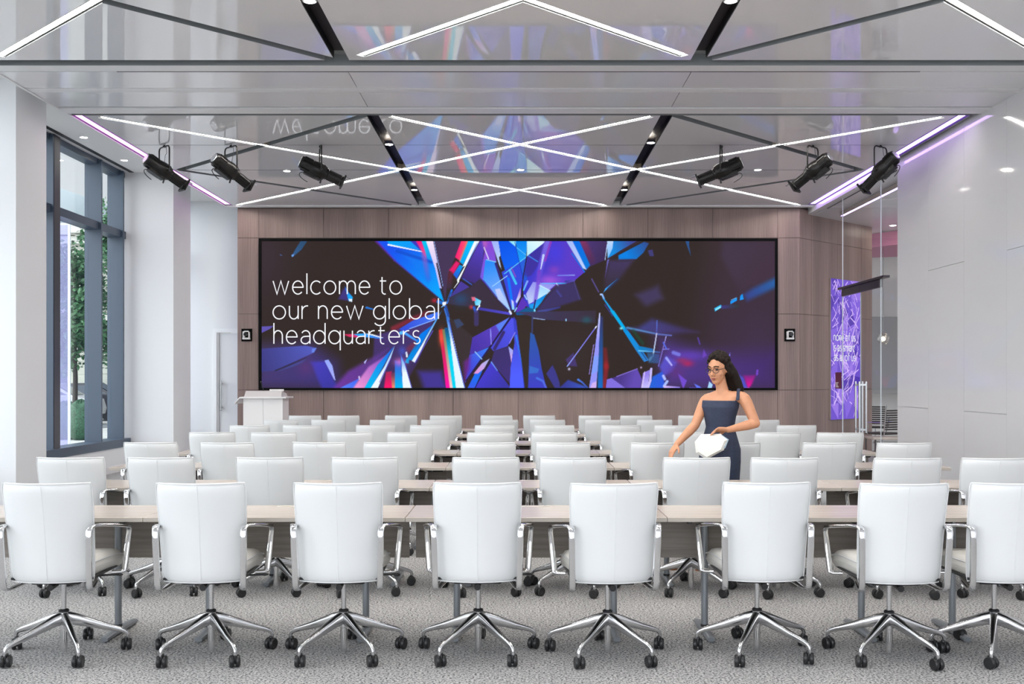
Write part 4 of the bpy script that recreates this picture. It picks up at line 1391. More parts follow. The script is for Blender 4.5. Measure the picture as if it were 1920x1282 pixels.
def downlight(label, x, y, z, r=0.05, group='recessed downlights in the far ceiling'):
    t = thing('recessed_downlight', label, 'downlight', (x, y, z), 0, group)
    MB().lathe([(r + 0.014, 0.0), (r + 0.012, -0.005), (r, -0.006), (r - 0.002, 0.0)], 20).build('trim_ring', M['trim_light'], t)
    MB().lathe([(1e-4, -0.003), (r - 0.001, -0.003), (r - 0.001, 0.0)], 20).build('lens', M['downlight'], t)
    return t

DL = [((538, 320), 'small round downlight in the far ceiling joint on the window side'),
      ((976, 318), 'small round downlight in the far ceiling joint above the middle of the screen'),
      ((1421, 318), 'small round downlight in the far ceiling joint on the glossy wall side'),
      ((731, 272), 'small round downlight in the window-side black channel, nearer the tables'),
      ((1222, 269), 'small round downlight in the wall-side black channel, nearer the tables'),
      ((776, 357), 'small round downlight in the window-side black channel, close to the screen'),
      ((1171, 357), 'small round downlight in the wall-side black channel, close to the screen')]
for (px, py), lb in DL:
    x, y = onceil(px, py)
    if abs(abs(x) - 1.79) < 0.15:
        x = -1.78 if x < 0 else 1.81
        downlight(lb, x, y, PZ + 0.012)
    else:
        downlight(lb, x, y, PZ - 0.001)
downlight('small round downlight in the window-side black channel of the near ceiling', -1.78, 8.80, PZ + 0.012, group='recessed downlights in the near ceiling')
downlight('small round downlight in the wall-side black channel of the near ceiling', 1.81, 8.80, PZ + 0.012, group='recessed downlights in the near ceiling')
for (px, py), lb in (((157, 257), 'small downlight above the tall window, nearer the first column'), ((233, 300), 'small downlight above the tall window, nearer the second column')):
    x, y = onceil(px, py, 3.42)
    downlight(lb, x, y, CEIL - 0.001, group='downlights above the tall window')


# ------------------------------------------------------------------ stage spotlights
def spotlight(label, px, d, roll=0.0):
    x = (px - VX) * 14.2 / F
    t = thing('stage_spotlight', label, 'spotlight', (x, 14.2, PZ), 0, 'stage spotlights hanging from the ceiling')
    d = Vector(d).normalized()
    hd = Vector((d.x, d.y, 0)).normalized()
    sd = Vector((hd.y, -hd.x, 0))                     # yoke spreads sideways
    W_, H_ = 0.150, 0.36
    y_ = MB()
    pts = []
    for k in range(7):
        a = PI / 2 * k / 6
        pts.append((-W_ + 0.05 - 0.05 * math.cos(a), -0.075 + 0.05 * math.sin(a) - 0.0))
    path = [(-W_, -H_)] + pts + [(-p[0], p[1]) for p in reversed(pts)] + [(W_, -H_)]
    y_.sweep([sd * p[0] + Vector((0, 0, p[1])) for p in path], [(0.010, 0.010)] * len(path), hd, 8)
    y_.tube([(0, 0, 0.06), (0, 0, -0.03)], 0.012)
    y_.tube([(0, 0, -0.012), (0, 0, -0.034)], 0.022, 10)
    y_.build('yoke', M['black_metal'], t)
    R = d.to_track_quat('Y', 'Z').to_matrix().to_4x4()
    Mx = Matrix.Translation((0, 0, -H_)) @ R
    Ry = Matrix.Rotation(-PI / 2, 4, 'X')             # lathe z -> y
    b = MB()
    b.lathe([(0.062, -0.30), (0.082, -0.295), (0.092, -0.27), (0.094, -0.13), (0.10, -0.12), (0.112, -0.05), (0.112, 0.03), (0.100, 0.05), (0.094, 0.075)], 18, Ry)
    for k in range(10):                               # cooling ribs
        a = 2 * PI * k / 10
        b.box(-0.006, 0.006, -0.26, -0.14, 0.088, 0.103)
        st = len(b.v) - 8
        b.xform(Matrix.Rotation(a, 4, 'Y'), st)
    b.box(-0.05, 0.05, -0.20, -0.02, -0.128, -0.075)  # lamp box below
    b.rbox(-0.06, 0.06, -0.03, 0.04, -0.125, -0.09, 0.01)
    b.xform(Mx)
    body = b.build('lamp_body', M['black_metal'], t)
    b = MB()
    b.lathe([(0.078, 0.07), (0.078, 0.10), (0.066, 0.11), (0.066, 0.29), (0.076, 0.30), (0.076, 0.335), (0.068, 0.34)], 18, Ry)
    b.lathe([(0.060, 0.339), (1e-4, 0.339)], 18, Ry)
    for a in (0, PI / 2, PI, 3 * PI / 2):             # ribs on the barrel
        b.box(-0.008, 0.008, 0.11, 0.30, 0.062, 0.074)
        b.xform(Matrix.Rotation(a, 4, 'Y'), len(b.v) - 8)
    b.box(-0.085, 0.085, 0.32, 0.345, -0.090, -0.075)
    b.box(-0.09, -0.075, 0.32, 0.345, -0.09, 0.085)
    b.box(0.075, 0.09, 0.32, 0.345, -0.09, 0.085)
    b.xform(Mx)
    b.build('barrel', M['black_metal'], t)
    r_ = MB()
    r_.lathe([(1e-4, -0.306), (0.06, -0.305), (0.064, -0.30)], 18, Ry)
    r_.xform(Mx)
    r_.build('rear_cap', M['lens'], t)
    f = MB()
    f.box(-0.020, 0.020, 0.33, 0.43, 0.082, 0.086)
    f.box(-0.04, 0.04, 0.346, 0.350, 0.02, 0.09)
    f.xform(Mx)
    f.build('frame_holder', M['steel'], t, smooth=0)
    k_ = MB()
    for s in (-1, 1):
        k_.tube([(s * 0.105, 0.0, 0.0), (s * 0.150, 0.0, 0.0)], 0.016, 8)
        k_.ball((s * 0.152, 0.0, 0.0), 0.020, 8, 6)
    k_.tube([(0, 0.05, -0.10), (0, 0.06, -0.155)], 0.012, 6)
    k_.xform(Mx)
    k_.build('knobs', M['black_plastic'], t)
    cb = MB()
    path = [Vector((0.0, -0.10 - 0.16 * math.sin(a) * 0.9, -0.10 - 0.055 * (1 - math.cos(a)))) for a in [PI * i / 12 for i in range(13)]]
    cb.tube([Mx @ p for p in path], 0.006, 6)
    top = Mx @ Vector((0.07, -0.08, 0.08))
    cb.tube([top, top + Vector((0, 0, 0.09)) + sd * 0.03, sd * 0.07 + Vector((0, 0, -0.12)), sd * 0.055 + Vector((0, 0, -0.02))], 0.003, 5)
    cb.build('cable', M['black_plastic'], t)
    pb = MB()
    pb.tube([Mx @ Vector((0, -0.10, -0.11)), Mx @ Vector((0, -0.135, -0.115))], 0.013, 8)
    pb.build('plug', M['blue_plug'], t)
    return t

spotlight('black stage spotlight hanging over the magenta light line', 308, (0.42, 0.42, -0.31))
spotlight('black stage spotlight second from the tall window', 433, (0.40, 0.44, -0.33))
spotlight('black stage spotlight third from the tall window, nearly side on', 601, (0.60, 0.17, -0.27))
spotlight('black stage spotlight third from the glossy wall, nearly side on', 1352, (-0.60, 0.17, -0.24))
spotlight('black stage spotlight second from the glossy wall', 1524, (-0.42, 0.40, -0.36))
spotlight('black stage spotlight hanging beside the violet light line', 1651, (-0.33, 0.42, -0.42))

# ------------------------------------------------------------------ wall niches with cameras
def niche(label, px, mirror):
    x = (px - VX) * YW / F
    z = EYE - (628 - VY) * YW / F
    t = thing('wall_camera', label, 'camera', (x, YW, z), 0, 'cameras in black wall niches')
    b = MB()
    b.box(-0.098, 0.098, -0.006, -0.001, -0.115, 0.115)
    for (a, b_, c_, d_) in ((-0.10, -0.090, -0.118, 0.118), (0.090, 0.10, -0.118, 0.118)):
        b.box(a, b_, -0.016, -0.001, c_, d_)
    b.box(-0.10, 0.10, -0.016, -0.001, 0.108, 0.118); b.box(-0.10, 0.10, -0.016, -0.001, -0.118, -0.108)
    b.build('niche_box', M['screen_black'], t, smooth=0)
    w_ = MB()
    w_.rbox(-0.070, 0.070, -0.075, -0.008, -0.085, -0.050, 0.008)
    w_.rbox(-0.066, -0.030, -0.070, -0.010, -0.05, 0.068, 0.008)
    w_.rbox(0.040, 0.066, -0.070, -0.010, -0.05, 0.060, 0.008)
    w_.rbox(-0.040, 0.045, -0.070, -0.010, 0.056, 0.078, 0.006)
    w_.build('camera_body', M['white_gloss'], t)
    MB().lathe([(1e-4, 0.0), (0.026, 0.0), (0.032, -0.03), (0.034, -0.06)], 16, Matrix.Translation((0.005, -0.082, 0.01)) @ Matrix.Rotation(PI / 2, 4, 'X') @ Matrix.Rotation(PI, 4, 'X')).build('lens', M['black_plastic'], t)
    return t

niche('white camera in a black niche between the door and the screen', 463, False)
niche('white camera in a black niche between the screen and the violet panel', 1480.5, True)

# ------------------------------------------------------------------ lectern
YLc = 17.6
def lx(px): return (px - VX) * YLc / F
def lz(py): return EYE - (py - VY) * YLc / F
t = thing('lectern', 'white lectern with a slanted top and slim microphone, below the screen', 'lectern', (lx(492), YLc, 0))
cx = lx(492)
b = MB()
xa, xb = lx(456) - cx, lx(530) - cx
mid = (lx(493.5) - cx)
b.box(xa, mid - 0.003, 0.0, 0.46, 0.0, 1.17)
b.box(mid + 0.003, xb, 0.0, 0.46, 0.0, 1.17)
b.box(mid - 0.01, mid + 0.01, 0.01, 0.44, 0.0, 1.16)
b.build('cabinet', M['white_gloss'], t, smooth=0)
b = MB()
xl, xr = lx(451) - cx, lx(537.5) - cx
b.box(xl, xr, -0.06, 0.52, 1.170, 1.194)
b.build('shelf_top', M['white_gloss'], t, smooth=0)
b = MB()
b.add([(xl, -0.06, 1.194), (xl, 0.50, 1.194), (xl - 0.09, 0.50, 1.10), (xl - 0.09, -0.06, 1.10),
       (xl, -0.06, 1.170), (xl, 0.50, 1.170), (xl - 0.09, 0.50, 1.074), (xl - 0.09, -0.06, 1.074)],
      [(0, 1, 2, 3), (7, 6, 5, 4), (0, 3, 7, 4), (1, 5, 6, 2), (3, 2, 6, 7), (0, 4, 5, 1)])
b.build('side_flap', M['white_gloss'], t, smooth=0)
b = MB()
xa2, xb2 = lx(457) - cx, lx(527) - cx
b.add([(xa2, 0.02, 1.194), (xb2, 0.02, 1.194), (xb2, 0.48, 1.194), (xa2, 0.48, 1.194),
       (xa2 + 0.01, 0.10, 1.295), (xb2 - 0.01, 0.10, 1.295), (xb2 - 0.01, 0.46, 1.245), (xa2 + 0.01, 0.46, 1.245)],
      [(0, 3, 2, 1), (4, 5, 6, 7), (0, 1, 5, 4), (1, 2, 6, 5), (2, 3, 7, 6), (3, 0, 4, 7)])
b.build('reading_desk', mat('lectern_grey', (0.52, 0.49, 0.48, 1), 0.4), t, smooth=0)
b = MB()
x_, z_ = lx(487) - cx, 1.26
b.tube([(x_, 0.30, z_), (lx(484.5) - cx, 0.30, lz(727)), (lx(482.5) - cx, 0.28, lz(717.5))], 0.006, 6)
b.ball((lx(482.2) - cx, 0.27, lz(716.5)), (0.013, 0.02, 0.016), 8, 6)
b.build('microphone', M['black_plastic'], t)
bk = MB().rbox(lx(499), lx(526), YLc + 0.24, YLc + 0.26, 1.285, 1.322, 0.003).build('tablet', M['white_gloss'], smooth=0)
tag(bk, 'white tablet standing upright on the lectern desk', 'tablet')

# ------------------------------------------------------------------ training tables
def make_table():
    t = thing('training_table', '', 'table', (0, 0, 0), 0, 'wood-topped training tables in seven rows')
    tp = MB().rbox(-0.733, 0.733, -0.28, 0.28, 0.711, 0.737, 0.003, 1).build('tabletop', M['table_wood'], t, smooth=30)
    eb = MB()
    eb.box(-0.733, 0.733, -0.2815, -0.2795, 0.7125, 0.7345)
    eb.build('edge_band', M['edge_band'], tp, smooth=0)
    hb = MB()
    hb.box(-0.10, 0.10, 0.20, 0.235, 0.7368, 0.7380)
    hb.build('cable_hatch', M['edge_band'], tp, smooth=0)
    mp_ = MB()
    mp_.box(-0.715, 0.715, 0.135, 0.153, 0.440, 0.690)
    mp_.build('modesty_panel', M['panel_wood'], t, smooth=0)
    rl = MB()
    rl.box(-0.69, 0.69, 0.02, 0.07, 0.672, 0.711)
    for x in (-0.60, -0.34, 0.34, 0.60):
        rl.box(x - 0.012, x + 0.012, -0.24, 0.15, 0.695, 0.711)
    rl.build('support_rail', M['black_plastic'], t, smooth=0)
    for s in (-1, 1):
        lg = MB()
        lg.tube([(s * 0.465, 0.06, 0.03), (s * 0.465, 0.06, 0.70)], 0.0205, 14)
        l_ = lg.build('leg', M['grey_metal'], t)
        ft = MB()
        n = 9
        pts, sz = [], []
        for i in range(n):
            u = -1 + 2 * i / (n - 1)
            pts.append((s * 0.465, 0.085 + 0.235 * u, 0.019 + 0.006 * (1 - u * u)))
            sz.append((0.026 - 0.004 * u * u, 0.014 + 0.006 * (1 - u * u)))
        ft.sweep(pts, sz, (1, 0, 0), 10, 2.6)
        ft.build('foot', M['grey_metal'], l_)
        rg = MB()
        rg.tube([(s * 0.465, 0.06, 0.046), (s * 0.465, 0.06, 0.060)], 0.024, 14)
        rg.build('ring', M['black_plastic'], l_)
    return t


ORD = ['first', 'second', 'third', 'fourth', 'fifth', 'sixth', 'seventh', 'eighth', 'ninth', 'tenth']
ROWNM = ['in the row farthest from the screen', 'in the sixth row from the screen', 'in the fifth row from the screen', 'in the fourth row from the screen',
         'in the third row from the screen', 'in the second row from the screen', 'in the row nearest the screen']
ROWY = [5.785, 7.36, 9.00, 10.66, 12.28, 13.84, 15.38]
tab0 = make_table()
TABS = []
for r in range(7):
    for k in range(5):
        tb = tab0 if (r == 0 and k == 0) else copy_tree(tab0)
        tb.location = (-3.575 + 0.735 + 1.470 * k, ROWY[r] + 0.28, 0)
        tb['label'] = 'pale wood training table, %s from the windows, %s' % (ORD[k], ROWNM[r])
        TABS.append(tb)


# ------------------------------------------------------------------ chairs
def make_chair():
    t = thing('swivel_chair', '', 'chair', (0, 0, 0), 0, 'white leather swivel chairs in seven rows')
    def back(u, v):
        z = 0.700 + 0.268 * v
        w = 0.2245 + 0.0095 * v
        cr = 1 - 0.035 * abs(v) ** 14
        return (w * u * cr, -0.245 - 0.043 * v + 0.070 * u * u + 0.012 * (1 - v * v), z)
    b = MB().pad(back, 16, 16, 0.048, 12)
    # centre stitch line on the rear face
    pts = []
    for i in range(13):
        v = -0.95 + 1.9 * i / 12
        p = Vector(back(0, v)); pts.append(p + Vector((0, -0.0245, 0)))
    b.sweep(pts, [(0.0016, 0.0012)] * 13, (1, 0, 0), 6)
    br = b.build('backrest', M['leather'], t, smooth=60)
    pp = MB()
    pts = []
    N = 20
    def rim(u, v):
        p = Vector(back(u, v))
        e = 0.01
        uu, vv = max(-.98, min(.98, u)), max(-.98, min(.98, v))
        n_ = (Vector(back(uu + e, vv)) - Vector(back(uu - e, vv))).cross(Vector(back(uu, vv + e)) - Vector(back(uu, vv - e))).normalized()
        return p - n_ * -0.012 if n_.y < 0 else p - n_ * 0.012
    for i in range(N): pts.append(rim((-1 + 2 * i / N) * .985, .992))
    for i in range(N): pts.append(rim(.985, (1 - 2 * i / N) * .992))
    for i in range(N): pts.append(rim((1 - 2 * i / N) * .985, -.992))
    for i in range(N): pts.append(rim(-.985, (-1 + 2 * i / N) * .992))
    pp.sweep(pts, [(0.0032, 0.0032)] * len(pts), (0, 1, 0), 6, 2.0, False, True)
    pp.build('piping', M['piping'], br)

    def seatf(u, v):
        return ((0.215 + 0.017 * v) * u, 0.085 + 0.200 * v - 0.03 * u * u * (1 - v) / 2, 0.494 - 0.022 * max(0.0, v) ** 3)
    sb = MB().pad(seatf, 14, 14, 0.118, 14)
    so = sb.build('seat', M['leather_seat'], t, smooth=60)
    pp = MB(); pts = []
    for (ua, va, ub, vb) in ((-1, 1, 1, 1), (1, 1, 1, -1), (1, -1, -1, -1), (-1, -1, -1, 1)):
        for i in range(N):
            p = Vector(seatf(ua + (ub - ua) * i / N, va + (vb - va) * i / N))
            pts.append(p + Vector((0, 0, 0.030)))
    pp.sweep(pts, [(0.004, 0.004)] * len(pts), (0, 0, 1), 6, 2.0, False, True)
    pp.build('piping', M['piping'], so)

    for s in (-1, 1):
        path = [(0.150, 0.060, 0.415), (0.190, -0.060, 0.405), (0.212, -0.165, 0.396), (0.2195, -0.205, 0.398), (0.222, -0.228, 0.412), (0.2225, -0.234, 0.435),
                (0.2250, -0.246, 0.55), (0.2275, -0.254, 0.67), (0.2285, -0.255, 0.708), (0.2295, -0.246, 0.729), (0.233, -0.222, 0.735),
                (0.250, -0.130, 0.728), (0.278, 0.00, 0.708), (0.293, 0.10, 0.690), (0.297, 0.150, 0.681), (0.297, 0.170, 0.670), (0.296, 0.178, 0.650),
                (0.288, 0.165, 0.55), (0.279, 0.150, 0.452), (0.277, 0.145, 0.436), (0.262, 0.140, 0.428), (0.215, 0.125, 0.426)]
        size = [(0.016, 0.008), (0.016, 0.008), (0.0165, 0.008), (0.0165, 0.008), (0.0165, 0.009), (0.0165, 0.009),
                (0.0165, 0.009), (0.0165, 0.009), (0.0165, 0.009), (0.0175, 0.008), (0.019, 0.008),
                (0.020, 0.009), (0.021, 0.010), (0.020, 0.0095), (0.017, 0.009), (0.016, 0.009), (0.015, 0.009),
                (0.0165, 0.011), (0.0185, 0.012), (0.018, 0.011), (0.016, 0.009), (0.014, 0.008)]
        a = MB()
        P = [(s * x, y, z) for x, y, z in path]
        a.sweep(P, size, (1, 0, 0), 12, 3.2)
        a.build('armrest', M['chrome'], t, smooth=50)
    u_ = MB()
    u_.rbox(-0.13, 0.13, -0.12, 0.16, 0.405, 0.446, 0.01)
    u_.box(-0.215, 0.215, -0.16, 0.245, 0.440, 0.452)
    u_.tube([(0.12, 0.05, 0.42), (0.275, 0.06, 0.425)], 0.006, 6)
    u_.ball((0.28, 0.06, 0.425), (0.022, 0.010, 0.008), 8, 6)
    u_.tube([(0, -0.10, 0.41), (0, -0.185, 0.402)], 0.018, 8)
    u_.build('tilt_mechanism', M['black_plastic'], t)
    p_ = MB()
    p_.lathe([(0.0135, 0.24), (0.0135, 0.41)], 14)
    p_.build('gas_column', M['alu_brushed'], t)
    h_ = MB()
    h_.lathe([(0.0265, 0.234), (0.0275, 0.236), (0.0275, 0.245), (0.020, 0.250)], 16)
    h_.build('collar', M['black_plastic'], t)
    h_ = MB()
    h_.lathe([(0.014, 0.014), (0.0185, 0.018), (0.0190, 0.045), (0.0190, 0.145), (0.0235, 0.150), (0.0245, 0.19), (0.027, 0.234)], 16)
    h_.build('hub', M['chrome'], t)
    lg = MB()
    lg.sweep([(0.012, 0, 0.200), (0.06, 0, 0.190), (0.13, 0, 0.167), (0.21, 0, 0.140), (0.285, 0, 0.117), (0.312, 0, 0.106), (0.324, 0, 0.094), (0.328, 0, 0.078), (0.328, 0, 0.060)],
             [(0.019, 0.036), (0.0195, 0.032), (0.0175, 0.026), (0.0150, 0.0195), (0.0120, 0.0145), (0.011, 0.012), (0.0105, 0.011), (0.0095, 0.0095), (0.009, 0.009)], (0, 1, 0), 12, 3.0)
    cs = MB()
    for s in (-1, 1):
        prof = [(0.010, -0.011), (0.027, -0.011), (0.0315, -0.007), (0.0325, 0.0), (0.0315, 0.007), (0.027, 0.011), (0.010, 0.011)]
        cs.lathe(prof, 18, Matrix.Translation((0, s * 0.0155, 0.0325)) @ Matrix.Rotation(PI / 2, 4, 'X'))
    st = len(cs.v)
    cs.rbox(-0.022, 0.022, -0.0045, 0.0045, 0.020, 0.066, 0.004)
    cs.lathe([(0.011, 0.055), (0.013, 0.058), (0.013, 0.070), (0.010, 0.074)], 10)
    leg0 = cas0 = None
    for k in range(5):
        if k == 0:
            l_ = lg.build('leg', M['alu_brushed'], t, smooth=50)
            q = cs.build('caster', M['black_plastic'], l_, smooth=40)
            leg0, cas0 = l_, q
        else:
            l_ = leg0.copy(); COL.objects.link(l_); l_.parent = t
            q = cas0.copy(); COL.objects.link(q); q.parent = l_
        q.location = (0.328 - 0.006, 0, 0)
        l_.rotation_euler = (0, 0, -PI / 2 + PI / 5 + k * 2 * PI / 5)
    return t


chair0 = make_chair()
rc = random.Random(5)
BACKOFF = 0.268
CHAIRS = []      # (row, centre px of the back, back top py, seat yaw deg, base turn deg)
ROWS = [
    [(89, 905.5, 2.5, 0), (377, 905.5, 3, 2), (634, 905, 2, 1), (895, 904.5, 1, 0), (1151, 906.5, 4, 4), (1437, 903.5, 0, 7), (1694, 907.5, -0.5, -9), (1900, 905.5, 0.5, 9)],
    [(133, 857.5, 2, 0), (302, 857.5, 1, 0), (506, 857.5, 2, 0), (684, 857.5, 1, 0), (911, 857.5, 0, 0), (1074, 857.5, -2, 0), (1306, 858, 1, 0), (1471, 859, -2, 0), (1701, 860, -1, 0), (1866, 860, -3, 0)],
    [(283, 829, 0, 0), (426, 830, 0, 0), (599, 829, 0, 0), (732, 829, 0, 0), (915.5, 830, 0, 0), (1055, 830, 0, 0), (1232, 830.5, 0, 0), (1374, 830, 0, 0), (1555, 830.5, 0, 0), (1695, 831, 0, 0)],
    [(398, 810, 0, 0), (513, 811, 0, 0), (656, 810, 0, 0), (769, 811, 0, 0), (919, 810.5, 0, 0), (1039, 811, 0, 0), (1189, 811, 0, 0), (1305, 810, 0, 0), (1458, 811, 0, 0), (1575, 811.5, 0, 0)],
    [(468, 797.5, 0, 0), (567, 796.5, 0, 0), (705, 796.5, 0, 0), (806, 797, 0, 0), (928, 797.5, 0, 0), (1039, 797, 0, 0), (1164, 797.5, 0, 0), (1263, 797, 0, 0), (1393, 797, 0, 0), (1493, 796.5, 0, 0)],
    [(527, 787, 0, 0), (616, 786.5, 0, 0), (727, 786.5, 0, 0), (823, 787, 0, 0), (938, 786.5, 0, 0), (1026, 786.5, 0, 0), (1130, 787, 0, 0), (1227, 786.5, 0, 0), (1340, 787, 0, 0), (1428, 786.7, 0, 0)],
    [(572, 778.6, 0, 0), (644, 778.6, 0, 0), (752, 778, 0, 0), (836, 778.5, 0, 0), (931, 778, 0, 0), (1011, 778.3, 0, 0), (1115, 778.6, 0, 0), (1193, 778.5, 0, 0), (1302, 778.3, 0, 0), (1383, 778.3, 0, 0)],
]
ROWD = [5.41, 7.155, 8.81, 10.45, 11.98, 13.50, 15.02]
first = True
for r, row in enumerate(ROWS):
    for k, (px, py, yaw, turn) in enumerate(row):
        dm_ = (EYE - 0.968) * F / (py - VY)
        d_ = ROWD[r] * 0.45 + dm_ * 0.55 if r < 4 else ROWD[r] * 0.75 + dm_ * 0.25
        if r > 1:
            yaw = rc.uniform(-5, 5)
        if r > 0:
            turn = rc.uniform(-12, 12)
        a = math.radians(yaw)
        y = d_ + math.cos(a) * BACKOFF
        ed = [(sx * 0.230 * math.cos(a) + 0.218 * math.sin(a), y - 0.218 * math.cos(a) + sx * 0.230 * math.sin(a)) for sx in (-1, 1)]
        x = ((px - VX) * 2 / F - sum(q[0] / q[1] for q in ed)) / sum(1 / q[1] for q in ed)
        ch = chair0 if first else copy_tree(chair0)
        first = False
        ch.location = (x, y, 0)
        ch.rotation_euler = (0, 0, a)
        n = 0
        for l_ in ch.children:
            if l_.name.startswith('leg'):
                l_.rotation_euler[2] = -PI / 2 + PI / 5 + n * 2 * PI / 5 - a + math.radians(turn)
                for q in l_.children:
                    q.rotation_euler[2] = rc.choice([0.0, 0.3, -0.5, 0.9, 1.3]) if r else (PI / 2 - (-PI / 2 + PI / 5 + n * 2 * PI / 5) + rc.uniform(-.45, .45))
                n += 1
        num = k
        ch['label'] = 'white leather swivel chair, %s from the windows, %s' % (ORD[num], ROWNM[r])
# ------------------------------------------------------------------ the woman walking between the rows
def fuse(mb, name, m, parent, voxel=0.006, smooth_it=4):
    """one continuous skin from overlapping closed volumes"""
    me = bpy.data.meshes.new(name + '_raw')
    me.from_pydata([tuple(v) for v in mb.v], [], mb.f)
    bm = bmesh.new(); bm.from_mesh(me)
    bmesh.ops.recalc_face_normals(bm, faces=bm.faces)
    bm.to_mesh(me); bm.free()
    o = bpy.data.objects.new(name + '_raw', me)
    COL.objects.link(o)
    r = o.modifiers.new('remesh', 'REMESH'); r.mode = 'VOXEL'; r.voxel_size = voxel
    if smooth_it:
        s = o.modifiers.new('smooth', 'SMOOTH'); s.factor = 0.5; s.iterations = smooth_it
    dg = bpy.context.evaluated_depsgraph_get()
    nm = bpy.data.meshes.new_from_object(o.evaluated_get(dg))
    bpy.data.objects.remove(o, do_unlink=True)
    bpy.data.meshes.remove(me)
    nm.name = name
    nm.materials.clear(); nm.materials.append(m)
    nm.shade_smooth()
    res = bpy.data.objects.new(name, nm)
    COL.objects.link(res)
    res.parent = parent
    return res

PX, PY = 1.60, 8.30
per = thing('person', 'woman in a navy dress and glasses walking between the chair rows with a white clutch', 'person', (PX, PY, 0))
SA = Vector((0.785, -0.617, 0)); FW = Vector((-0.617, -0.785, 0)); UP = Vector((0, 0, 1))
def pt(x, y, z): return Vector((x - PX, y - PY, z))

def ring_loft(mb, rings, n=28, cap=True, pw=2.3):
    st = len(mb.v); vs_, fs_ = [], []
    for (c_, a_, b_) in rings:
        for k in range(n):
            th = 2 * PI * k / n
            cu, su = math.cos(th), math.sin(th)
            vs_.append(c_ + SA * (a_ * math.copysign(abs(cu) ** (2 / pw), cu)) + FW * (b_ * math.copysign(abs(su) ** (2 / pw), su)))
    for i in range(len(rings) - 1):
        for k in range(n):
            l = (k + 1) % n
            fs_.append((i * n + k, i * n + l, (i + 1) * n + l, (i + 1) * n + k))
    if cap:
        fs_.append(tuple(range(n))[::-1]); fs_.append(tuple((len(rings) - 1) * n + k for k in range(n)))
    mb.add(vs_, fs_)

def limb(mb, pts, rad, sub=5):
    """tapering limb through the joints with rounded ends"""
    P, R = [], []
    m_ = len(pts)
    for i in range(m_ - 1):
        for k in range(sub):
            t = k / sub
            P.append(Vector(pts[i]).lerp(Vector(pts[i + 1]), t)); R.append(rad[i] * (1 - t) + rad[i + 1] * t)
    P.append(Vector(pts[-1])); R.append(rad[-1])
    for _ in range(2):
        Q = P[:]
        for i in range(1, len(P) - 1):
            Q[i] = P[i] * 0.5 + (P[i - 1] + P[i + 1]) * 0.25
        P = Q
    mb.tube(P, R, 14)
    mb.ball(P[0], R[0], 12, 8); mb.ball(P[-1], R[-1], 12, 8)

def hand(mb, wrist, dirn, palm_n, thumb_side, curl, L=0.172):
    """palm + five bent fingers; dirn = towards the finger tips, palm_n = out of the palm"""
    d = Vector(dirn).normalized()
    n_ = Vector(palm_n); n_ = (n_ - d * n_.dot(d)).normalized()
    s_ = d.cross(n_).normalized() * thumb_side       # towards the thumb
    w = Vector(wrist)
    pc = w + d * 0.045
    st = len(mb.v)
    mb.sweep([w - d * 0.005, w + d * 0.02, w + d * 0.05, w + d * 0.078, w + d * 0.088], [(0.024, 0.017), (0.032, 0.015), (0.038, 0.0145), (0.038, 0.013), (0.032, 0.010)], s_, 12, 2.6)
    for i, (off, ln) in enumerate(((0.028, 0.070), (0.010, 0.080), (-0.008, 0.074), (-0.026, 0.058))):
        p = w + d * 0.080 + s_ * off
        c_ = curl + 0.06 * i
        pts = [p - d * 0.012, p]
        dd = d.copy()
        for k, fr_ in enumerate((0.45, 0.32, 0.25)):
            dd = (dd * math.cos(c_) + n_ * math.sin(c_)).normalized()
            nn_ = (n_ - dd * n_.dot(dd)).normalized()
            p = p + dd * ln * fr_
            pts.append(p)
        mb.tube(pts, [0.0085, 0.0085, 0.0080, 0.0072, 0.0062], 10)
        mb.ball(pts[-1], 0.0062, 8, 6)
    b_ = w + d * 0.022 + s_ * 0.026
    t1 = b_ + (d * 0.55 + s_ * 0.75 + n_ * 0.25).normalized() * 0.040
    t2 = t1 + (d * 0.85 + s_ * 0.30 + n_ * 0.35).normalized() * 0.030
    mb.tube([w + d * 0.015 + s_ * 0.012, b_, t1, t2], [0.013, 0.0125, 0.0095, 0.0075], 10)
    mb.ball(t2, 0.0075, 8, 6)

body = MB()
C = lambda z, x=1.622, y=8.30: pt(x, y, z)
ring_loft(body, [(C(0.80), .150, .105), (C(0.92), .160, .108), (C(1.03), .135, .092), (C(1.125), .108, .076), (C(1.21), .122, .088), (C(1.285), .142, .098),
                 (C(1.33, 1.63), .150, .088), (C(1.37, 1.64), .150, .066), (C(1.395, 1.645), .122, .054), (C(1.415, 1.645), .07, .046)])
sL = pt(1.795, 8.205, 1.365); sR = pt(1.525, 8.405, 1.345)
eL = pt(1.872, 8.150, 1.160); wL = pt(1.640, 8.085, 1.112)
eR = pt(1.420, 8.300, 1.138); wR = pt(1.262, 8.220, 0.990)
limb(body, [pt(1.72, 8.25, 1.37), sL, eL], [0.045, 0.050, 0.038])
limb(body, [eL, eL.lerp(wL, .3), wL], [0.038, 0.039, 0.024])
limb(body, [pt(1.60, 8.35, 1.36), sR, eR], [0.045, 0.048, 0.037])
limb(body, [eR, eR.lerp(wR, .3), wR], [0.037, 0.038, 0.024])
hand(body, wL, (-0.93, -0.05, 0.02), (0.15, -0.5, -0.9), -1, 0.38)
hand(body, wR, (wR - eR).normalized() + Vector((0.05, 0, -0.25)), (0.5, 0.2, -0.7), 1, 0.22)
